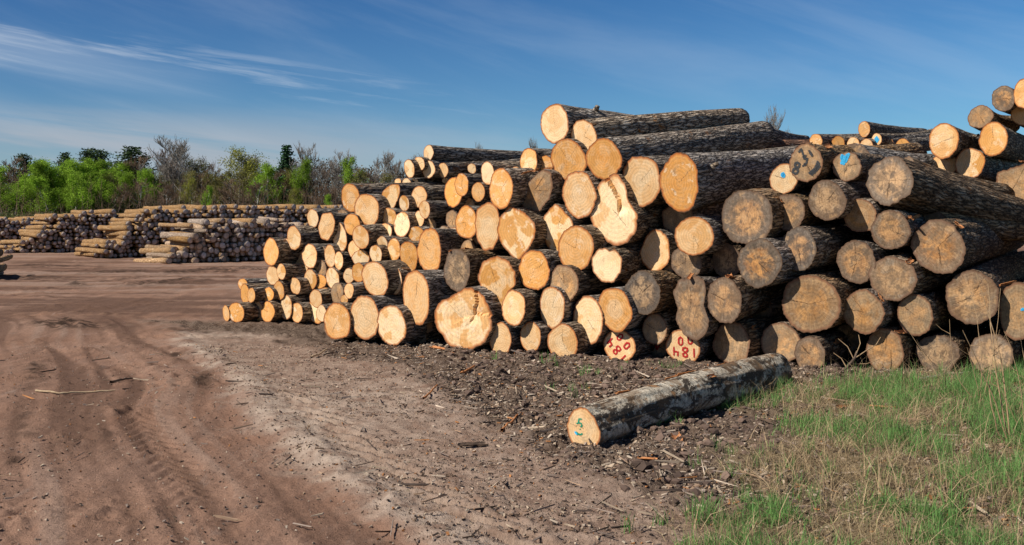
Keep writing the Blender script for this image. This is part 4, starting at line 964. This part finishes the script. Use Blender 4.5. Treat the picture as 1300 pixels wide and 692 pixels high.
# ------------------------------------------------------------------ trees
LEAF = m_attr('leaf', .2, .35, .8); TRUNKM = m_simple('tree_bark', (.17,.14,.115), (.36,.32,.28), 3)
PALE = m_simple('pale_trunk', (.32,.30,.27), (.60,.58,.54), 3); NEED = m_attr('needle', .2, .12, .8)
def quads(P_, size, rng_, col, flat=0):
    n = len(P_); a = rng_.normal(size=(n,3)); a /= np.linalg.norm(a, axis=1)[:,None]; b = rng_.normal(size=(n,3)); b -= (a*b).sum(1)[:,None]*a
    b /= np.linalg.norm(b, axis=1)[:,None]; s_ = size[:,None]
    V = np.stack([P_-a*s_, P_+b*s_*.6, P_+a*s_, P_-b*s_*.6], 1).reshape(-1,3)
    Q = np.arange(n*4).reshape(-1,4)
    return V, Q, np.repeat(col, 4, 0)
def skeleton(H, rng_, spread, up, levels, nb, first=.3, crook=.1):
    """recursive limbs; returns list of (pts, r0, r1, level)"""
    out = []
    def grow(p, d, L, r, lv):
        m = 5; pts = [p]; q = p.copy(); dd = d.copy()
        for k in range(m):
            dd = dd+rng_.normal(0, crook, 3); dd[2] += up*.12*(lv > 0); dd /= np.linalg.norm(dd); q = q+dd*L/m; pts.append(q)
        out.append((np.array(pts), r, r*.35 if lv < levels else r*.3, lv))
        if lv >= levels: return
        n = nb[lv]
        for k in range(n):
            t = first+(1-first)*(k+rng_.random())/n if lv == 0 else .25+.75*rng_.random()
            i = min(int(t*m), m-1); pp = pts[i]+(pts[i+1]-pts[i])*(t*m-i)
            az = rng_.uniform(0, 6.28); el = rng_.uniform(.35, 1.0)*up if lv == 0 else rng_.uniform(0, .9)
            nd = np.array([math.cos(az)*math.cos(el), math.sin(az)*math.cos(el), math.sin(el)])
            if lv > 0: nd = nd*.8+dd*.7; nd /= np.linalg.norm(nd)
            ll = L*spread*(1.15-.75*t if lv == 0 else rng_.uniform(.45,.7)) if lv == 0 else L*rng_.uniform(.4,.7)
            grow(pp, nd, ll, r*(.42 if lv == 0 else .5)*(1.1-.5*t), lv+1)
    grow(np.zeros(3), np.array([0,0,1.]), H, H*.012+.03, 0)
    return out
def make_tree(kind, H, seed):
    rg = np.random.default_rng(seed); parts = {}
    if kind in ('bare', 'brown'):
        sk = skeleton(H, rg, .46 if kind == 'bare' else .42, 1.0, 3, [18, 9, 7], .2, .12)
        t1 = TB(); t2 = TB()
        for pts, r0, r1, lv in sk:
            w = max(r0, .012)
            if lv <= 1: t1.tube(pts[::1], np.linspace(w, max(r1, .012), len(pts)), 5 if lv == 0 else 3)
            else: t2.tube(pts[::2] if lv == 3 else pts, np.linspace(max(w,.022), .016, len(pts[::2]) if lv == 3 else len(pts)), 3)
        return t1.mesh('trunk', PALE if seed % 2 else TRUNKM), t2.mesh('crown', TWIG[kind])
    if kind in ('green', 'olive', 'yellow'):
        sk = skeleton(H, rg, {'green': .34, 'olive': .42, 'yellow': .44}[kind], 1.0, 2, [24, 8], .12, .1)
        t1 = TB(); P_ = []
        for pts, r0, r1, lv in sk:
            if lv <= 1: t1.tube(pts, np.linspace(max(r0,.02), max(r1,.015), len(pts)), 5 if lv == 0 else 3)
            if lv >= 1:
                k = {'green': 52, 'olive': 30, 'yellow': 34}[kind] if lv == 2 else 18
                c = pts[rg.integers(1, len(pts), k)]+rg.normal(0, .26, (k, 3)); P_.append(c)
        P_ = np.concatenate(P_); P_ = P_[P_[:,2] > H*.08]; n = len(P_)
        base = {'green': (.21,.33,.03), 'olive': (.18,.165,.05), 'yellow': (.25,.25,.045)}[kind]
        cl = fbm(P_[:,0]*.8+seed*9, P_[:,2]*.8+P_[:,1], 2, seed)
        col = np.array([base])*(.15+1.7*cl[:,None])*rg.uniform(.6, 1.4, (n,1))
        V, Q, cc = quads(P_, rg.uniform(.05, .125, n), rg, col)
        return t1.mesh('trunk', PALE if seed % 2 else TRUNKM), np_mesh('crown', V, Q, [LEAF], False, None, {'col': cc})
    if kind in ('pine', 'spruce'):
        t1 = TB(); t1.tube([(0,0,0),(.05,0,H*.5),(0,.05,H)], [H*.018+.05, H*.012, .03], 6); P_ = []
        nw = int(H*2.6)
        for k in range(nw):
            t = (k+.5)/nw; z = H*(.12+.88*t) if kind == 'spruce' else H*(.18+.82*t)
            Rr = (H*.25*(1-t)**1.05+.05) if kind == 'spruce' else H*.30*(1-t)**.62*rg.uniform(.35,1.2)+.1
            nbk = 9 if kind == 'spruce' else 6
            for b in range(nbk):
                az = rg.uniform(0, 6.28); L = Rr*rg.uniform(.7, 1.1); dz = -.25 if kind == 'spruce' else rg.uniform(-.05,.25)
                ts = np.linspace(0, 1, 5); pts = np.stack([np.cos(az)*L*ts, np.sin(az)*L*ts, z+dz*L*ts+(.2*L*ts**2 if kind == 'spruce' else 0)], -1)
                t1.tube(pts, np.linspace(.03, .012, 5), 3)
                m = int(10+22*L); tt = rg.uniform(.15, 1.03, m); q = np.stack([np.cos(az)*L*tt, np.sin(az)*L*tt, z+dz*L*tt], -1)
                q += rg.normal(0, 1, (m,3))*np.array([.16,.16,.09])*(1 if kind == 'spruce' else 1.6); P_.append(q)
        P_ = np.concatenate(P_); n = len(P_)
        col = np.array([(.03,.075,.028) if kind == 'spruce' else (.045,.075,.026)])*rg.uniform(.5, 1.6, (n,1))
        V, Q, cc = quads(P_, rg.uniform(.07, .17, n), rg, col)
        return t1.mesh('trunk', TRUNKM), np_mesh('crown', V, Q, [NEED], False, None, {'col': cc})
TWIG = {'bare': m_simple('grey_twigs', (.17,.145,.125), (.33,.29,.25), 2), 'brown': m_simple('brown_twigs', (.13,.085,.055), (.24,.155,.105), 2)}
LIB = {}
def get_tree(kind, v):
    if (kind, v) not in LIB: LIB[(kind, v)] = make_tree(kind, 10.0, v*7+hash_(kind))
    return LIB[(kind, v)]
def hash_(k): return sum(ord(c) for c in k)
KN = {'bare': ('bare_tree', 'bare grey leafless tree'), 'brown': ('bare_tree', 'bare brown leafless tree'), 'green': ('green_tree', 'bright spring-green young tree'),
      'olive': ('budding_tree', 'olive budding tree'), 'yellow': ('budding_tree', 'yellow-green budding tree'), 'pine': ('pine_tree', 'dark green pine'), 'spruce': ('spruce_tree', 'tall dark pointed spruce')}
# photo x, photo y of the top, kind, distance, width factor
TREES = [(8,207,'brown',172,1.1),(30,199,'pine',176,1.1),(14,228,'green',160,1.1),(42,216,'green',163,1.0),(57,209,'green',165,1.0),(72,214,'green',160,1.1),(83,197,'pine',178,1.0),
 (88,209,'green',164,1.1),(101,210,'green',162,1.1),(114,192,'pine',176,1.4),(129,194,'pine',180,1.2),(124,214,'green',163,1),(141,213,'green',162,1.0),(153,222,'green',158,1.0),(167,190,'pine',172,1.75),
 (184,205,'brown',170,.9),(192,220,'green',160,.8),(205,214,'bare',165,.8),(222,188,'bare',168,1.25),(233,196,'brown',174,1),(238,231,'yellow',156,.7),(266,207,'olive',166,1.0),(252,222,'brown',162,.9),
 (281,215,'brown',168,.9),(301,194,'yellow',164,1.05),(317,206,'bare',170,.8),(335,212,'green',158,.9),(352,222,'brown',165,.8),(364,187,'spruce',170,1.35),(378,211,'green',162,.6),(384,230,'brown',160,.9),
 (397,194,'bare',168,.85),(413,216,'brown',170,.9),(428,199,'bare',167,.9),(445,222,'brown',165,.9),(462,207,'green',162,.65),(478,222,'brown',166,.9),(497,203,'bare',168,1.0),(511,212,'brown',170,.9),
 (526,205,'bare',172,.9),(20,232,'green',155,1.0),(65,228,'green',152,1.1),(108,226,'green',152,1.0),(175,232,'brown',155,1),(290,232,'brown',155,1),(325,235,'brown',155,1),(405,238,'brown',153,1),(215,236,'brown',153,1),
 (440,236,'brown',154,1),(470,238,'brown',153,1),(258,240,'green',152,.6),(372,243,'yellow',150,.7),(418,250,'green',148,.6),(144,236,'brown',154,1),
 (5,222,'green',158,1),(34,224,'green',156,1),(50,222,'green',159,.9),(80,220,'green',157,.9),(96,222,'green',155,.9),(115,220,'green',158,.9),(134,224,'green',156,.9),(160,226,'olive',160,.9),(180,224,'green',162,.8),(210,226,'olive',163,.9),(245,222,'olive',163,.9),(275,224,'olive',160,.9),(315,222,'olive',161,.9),(345,225,'olive',163,.8),(390,222,'olive',163,.9),(452,222,'olive',160,.8),(482,224,'olive',160,.8),(227,212,'brown',171,1.1),(150,212,'brown',172,1.0),(375,214,'brown',172,1.0),(339,216,'brown',173,1.0),(307,214,'brown',173,1.0),
 (990,152,'bare',120,.5),(613,191,'bare',152,.5),(676,189,'bare',150,.4),(-20,215,'green',165,1.1),(-50,205,'pine',170,1)]
cnt = {}
ORDW = ['first','second','third','fourth','fifth','sixth','seventh','eighth','ninth','tenth','eleventh','twelfth','thirteenth','fourteenth','fifteenth','sixteenth','seventeenth','eighteenth','nineteenth','twentieth','twenty-first','twenty-second','twenty-third','twenty-fourth','twenty-fifth','twenty-sixth','twenty-seventh','twenty-eighth']
ordn = {}
for t in sorted(TREES):
    if t[0] < 0: continue
    ordn.setdefault(t[2], []).append(t)
for k, t in enumerate(TREES):
    px, py, kind, Y, wf = t
    H = EYE+(HY-py)/F*Y; v = cnt.get(kind, 0) % (4 if kind in ('green','bare','brown') else 3); cnt[kind] = cnt.get(kind, 0)+1
    tr, cr = get_tree(kind, v); nm, lab = KN[kind]
    root = empty(nm, ((px-CX)/F*Y, Y, 0), (0, 0, random.uniform(0, 6.28)))
    zmax = max(vv.co.z for vv in tr.vertices); sH = H/zmax*1.0
    wf *= {'green': 1.35, 'olive': 1.2, 'yellow': 1.2, 'brown': 1.15}.get(kind, 1.1); sH *= 1.03; root.scale = (sH*wf, sH*wf, sH)
    link_mesh('trunk', tr, root); link_mesh('crown', cr, root)
    if kind == 'spruce': l = 'tall dark pointed spruce, the only narrow cone in the far treeline'
    elif px < 0: l = lab+' just beyond the left frame edge'
    elif px > 900: l = 'small bare grey tree top showing above the ridge of bark trunks'
    elif px == 167: l = 'broad dark pine, the widest conifer of the far treeline'
    else:
        i = ordn[kind].index(t); l = f"{lab}, {ORDW[i]} of its kind from the left in the far treeline"
    tag(root, l, 'tree', 'trees of the far treeline')
# undergrowth behind and below the trees: one brown-green mass
rg = np.random.default_rng(5); tb = TB()
N = 5200
for k in range(N):
    Y = rg.uniform(150, 196); X = rg.uniform(-.60, .75)*Y; H = rg.uniform(2.5, 7.5)
    p = np.array([X, Y, 0.]); d = np.array([rg.normal(0,.12), rg.normal(0,.12), 1.])
    q = p+d*H; md = p+d*H*.5+rg.normal(0,.15,3)
    tb.tube([p, md, q], [.05, .035, .012], 3)
    for b in range(4):
        s_ = p+d*H*rg.uniform(.3,.95); e_ = s_+np.array([rg.normal(0,.6), rg.normal(0,.6), rg.uniform(.4,1.5)]); tb.tube([s_, (s_+e_)/2+rg.normal(0,.1,3), e_], [.025,.018,.01], 3)
o = link_mesh('thicket', tb.mesh('thicket', TWIG['brown'])); tag(o, 'brown leafless undergrowth filling the far edge of the forest', 'undergrowth', kind='stuff')
N = 70000; Y = rg.uniform(140, 200, N); X = rg.uniform(-.62, .75, N)*Y
hmax = 2+3.5*fbm(X*.09, Y*.09, 3, 12)
Z = rg.random(N)**1.2*hmax*np.where(Y < 150, .35, 1.0)
grn = sstep(-55, -70, X)[:,None]; cl = fbm(X*.2, Z*.3+Y*.1, 3, 15)[:,None]
col = (np.array([[.07,.055,.03]])*(1-grn)+np.array([[.09,.13,.022]])*grn)*(.4+1.3*cl)*rg.uniform(.6,1.4,(N,1))
V, Q, cc = quads(np.stack([X, Y, Z], -1), rg.uniform(.12,.34,N), rg, col)
o = link_mesh('undergrowth', np_mesh('undergrowth', V, Q, [LEAF], False, None, {'col': cc})); tag(o, 'low budding brush and saplings along the foot of the forest', 'brush', kind='stuff')
# rear forest depth: dense dull mass of twiggy foliage behind the first trees
N = 130000; Y = rg.uniform(192, 225, N); X = rg.uniform(-.64, .78, N)*Y
hm = 6.8+7.5*fbm(X*.12, Y*.02, 3, 19); Z = rg.random(N)*hm; cl = fbm(X*.15, Z*.3, 3, 25)[:,None]
V, Q, cc = quads(np.stack([X, Y, Z], -1), rg.uniform(.12,.36,N), rg, np.array([[.10,.078,.045]])*(.2+1.5*cl)*rg.uniform(.6,1.4,(N,1)))
o = link_mesh('far_woods', np_mesh('far_woods', V, Q, [LEAF], False, None, {'col': cc})); tag(o, 'deeper woods reading as one mass behind the treeline', 'woods', kind='stuff')
# shrubs at the left
def shrub_mesh(seed, base):
    r_ = np.random.default_rng(seed); t1 = TB(); P_ = []
    for k in range(14):
        az = r_.uniform(0, 6.28); e = np.array([math.cos(az)*r_.uniform(.2,1), math.sin(az)*r_.uniform(.2,1), r_.uniform(.5,1)])
        t1.tube([(0,0,0), e*.5+np.array([0,0,.1]), e], [.03,.02,.01], 4); m = 130
        P_.append(e*r_.uniform(.45,1.0,(m,1))+r_.normal(0,.16,(m,3)))
    P_ = np.concatenate(P_); P_ = P_[P_[:,2] > 0]; n = len(P_)
    V, Q, cc = quads(P_, r_.uniform(.03,.07,n), r_, np.array([base])*r_.uniform(.5,1.6,(n,1)))
    return t1.mesh('stems', TRUNKM), np_mesh('foliage', V, Q, [LEAF], False, None, {'col': cc})
SH = [shrub_mesh(1, (.12,.13,.045)), shrub_mesh(2, (.13,.09,.05)), shrub_mesh(3, (.16,.18,.04))]
for k, (px, py, w, v, lab) in enumerate(((18,272,1.9,1,'brown shrub'),(40,270,1.7,0,'olive shrub'),(62,268,2.2,1,'brown shrub'),(85,271,1.8,2,'light green shrub'),(104,269,2.0,0,'olive shrub'),(124,270,1.8,2,'light green shrub'),(5,268,2,0,'olive shrub'))):
    Y = 118+6*(k % 3); root = empty('shrub', ((px-CX)/F*Y, Y, 0), (0,0,k)); H = EYE+(HY-py)/F*Y; root.scale = (w*1.4, w*1.4, H*.85)
    for me, nm in zip(SH[v], ('stems', 'foliage')): link_mesh(nm, me, root)
    tag(root, f"{lab}, {ORDW[sorted([18,40,62,85,104,124,5]).index(px)]} from the left at the forest foot", 'shrub', 'shrubs at the forest foot')

# ------------------------------------------------------------------ sky, sun, camera
SUN_AZ, SUN_EL = -116, 44        # azimuth from +Y, clockwise positive
w = bpy.data.worlds.new('World'); scene.world = w; w.use_nodes = True
nt = w.node_tree; nt.nodes.clear()
W = NT.__new__(NT); W.t = nt; W.n = nt.nodes
out = nt.nodes.new('ShaderNodeOutputWorld'); bg = nt.nodes.new('ShaderNodeBackground'); nt.links.new(bg.outputs[0], out.inputs[0])
sky = nt.nodes.new('ShaderNodeTexSky'); sky.sky_type = 'NISHITA'; sky.sun_disc = False
sky.sun_elevation = R(SUN_EL); sky.sun_rotation = R(SUN_AZ); sky.altitude = 300; sky.air_density = 1; sky.dust_density = .3; sky.ozone_density = 1.5
dirv = W.gen(); x, y, z = W.sep(dirv)
azm = W.math('ARCTAN2', x, y); el = W.math('ARCSINE', z)
# clear polarised air: the upper sky is deeper than the model's
deep = W.mix(W.rng(el, .0, .30, 0, 1), (.54,.80,1.02), (.11,.37,.76))
deep = W.mix(W.rng(azm, -.5, .6, 0, 1), deep, W.mix(W.rng(el, 0, .3), (.52,.90,1.18), (.27,.66,1.05)))
deep = W.mix(W.rng(el, .35, .8, 0, 1), deep, (.14,.24,.42))
base = W.mix(1.0, sky.outputs[0], deep, 'MULTIPLY')
def streaks(sl, sx, sy, seed, lo, hi, det=5):
    v = W.math('SUBTRACT', el, W.math('MULTIPLY', azm, sl))
    n_ = W.noise(W.comb(W.math('MULTIPLY', azm, sx), W.math('MULTIPLY', v, sy), seed), 1, det, .6, .3)
    return W.rng(n_, lo, hi, 0, 1, True), v
c1, v1 = streaks(-.16, 3.5, 46, 3.0, .38, .70, 7)
b1 = W.math('MULTIPLY', W.rng(W.math('ABSOLUTE', W.math('SUBTRACT', v1, .0735)), .004, .027, 1, 0, True), W.rng(azm, -.46, -.245, 1, 0, True))
c1 = W.math('MULTIPLY', W.math('ADD', W.math('MULTIPLY', c1, .75), .25), b1)
c2, v2 = streaks(-.12, 5, 70, 8.0, .48, .72, 6)
b2 = W.math('MULTIPLY', W.rng(W.math('ABSOLUTE', W.math('SUBTRACT', v2, .105)), .004, .03, 1, 0, True), W.rng(azm, -.30, .12, .7, 0, True))
c2 = W.math('MULTIPLY', c2, b2)
c3, v3 = streaks(-.30, 2.2, 13, 17.0, .42, .75, 6)
c3 = W.math('MULTIPLY', c3, .12)
c4, v4 = streaks(-.10, 2.2, 34, 23.0, .38, .60, 5)
c4 = W.math('MULTIPLY', W.math('MULTIPLY', W.math('ADD', W.math('MULTIPLY', c4, .7), .3), W.rng(el, .062, .115, 1, 0, True)), W.rng(azm, -.35, .10, .85, .08, True))
tot = W.math('MAXIMUM', W.math('MULTIPLY', c1, .80), W.math('MULTIPLY', c2, .6)); tot = W.math('MAXIMUM', tot, c3)
cl = W.mix(c4, base, (5.0,5.4,6.1)); cl = W.mix(tot, cl, (8.0,8.8,9.8))
nt.links.new(cl, bg.inputs[0]); bg.inputs[1].default_value = .07
sl = bpy.data.lights.new('sun', 'SUN'); sl.energy = 5.0; sl.angle = R(.53); sl.color = (1, .945, .86)
so = bpy.data.objects.new('sun', sl); C.objects.link(so)
sd = Vector((math.sin(R(SUN_AZ))*math.cos(R(SUN_EL)), math.cos(R(SUN_AZ))*math.cos(R(SUN_EL)), math.sin(R(SUN_EL))))
so.rotation_euler = sd.to_track_quat('Z', 'Y').to_euler(); so.location = (-20, -5, 20)
cam = bpy.data.cameras.new('camera'); co_ = bpy.data.objects.new('camera', cam); C.objects.link(co_)
co_.location = (0, 0, EYE); co_.rotation_euler = (R(90), 0, 0)
cam.sensor_width = 36; cam.lens = 36*F/1300; cam.shift_y = -(346-HY)/1300; cam.clip_end = 8000; cam.clip_start = .05
scene.camera = co_
scene.view_settings.view_transform = 'Standard'; scene.view_settings.look = 'None'; scene.view_settings.exposure = .27; scene.view_settings.gamma = 1
scene.view_settings.use_curve_mapping = False
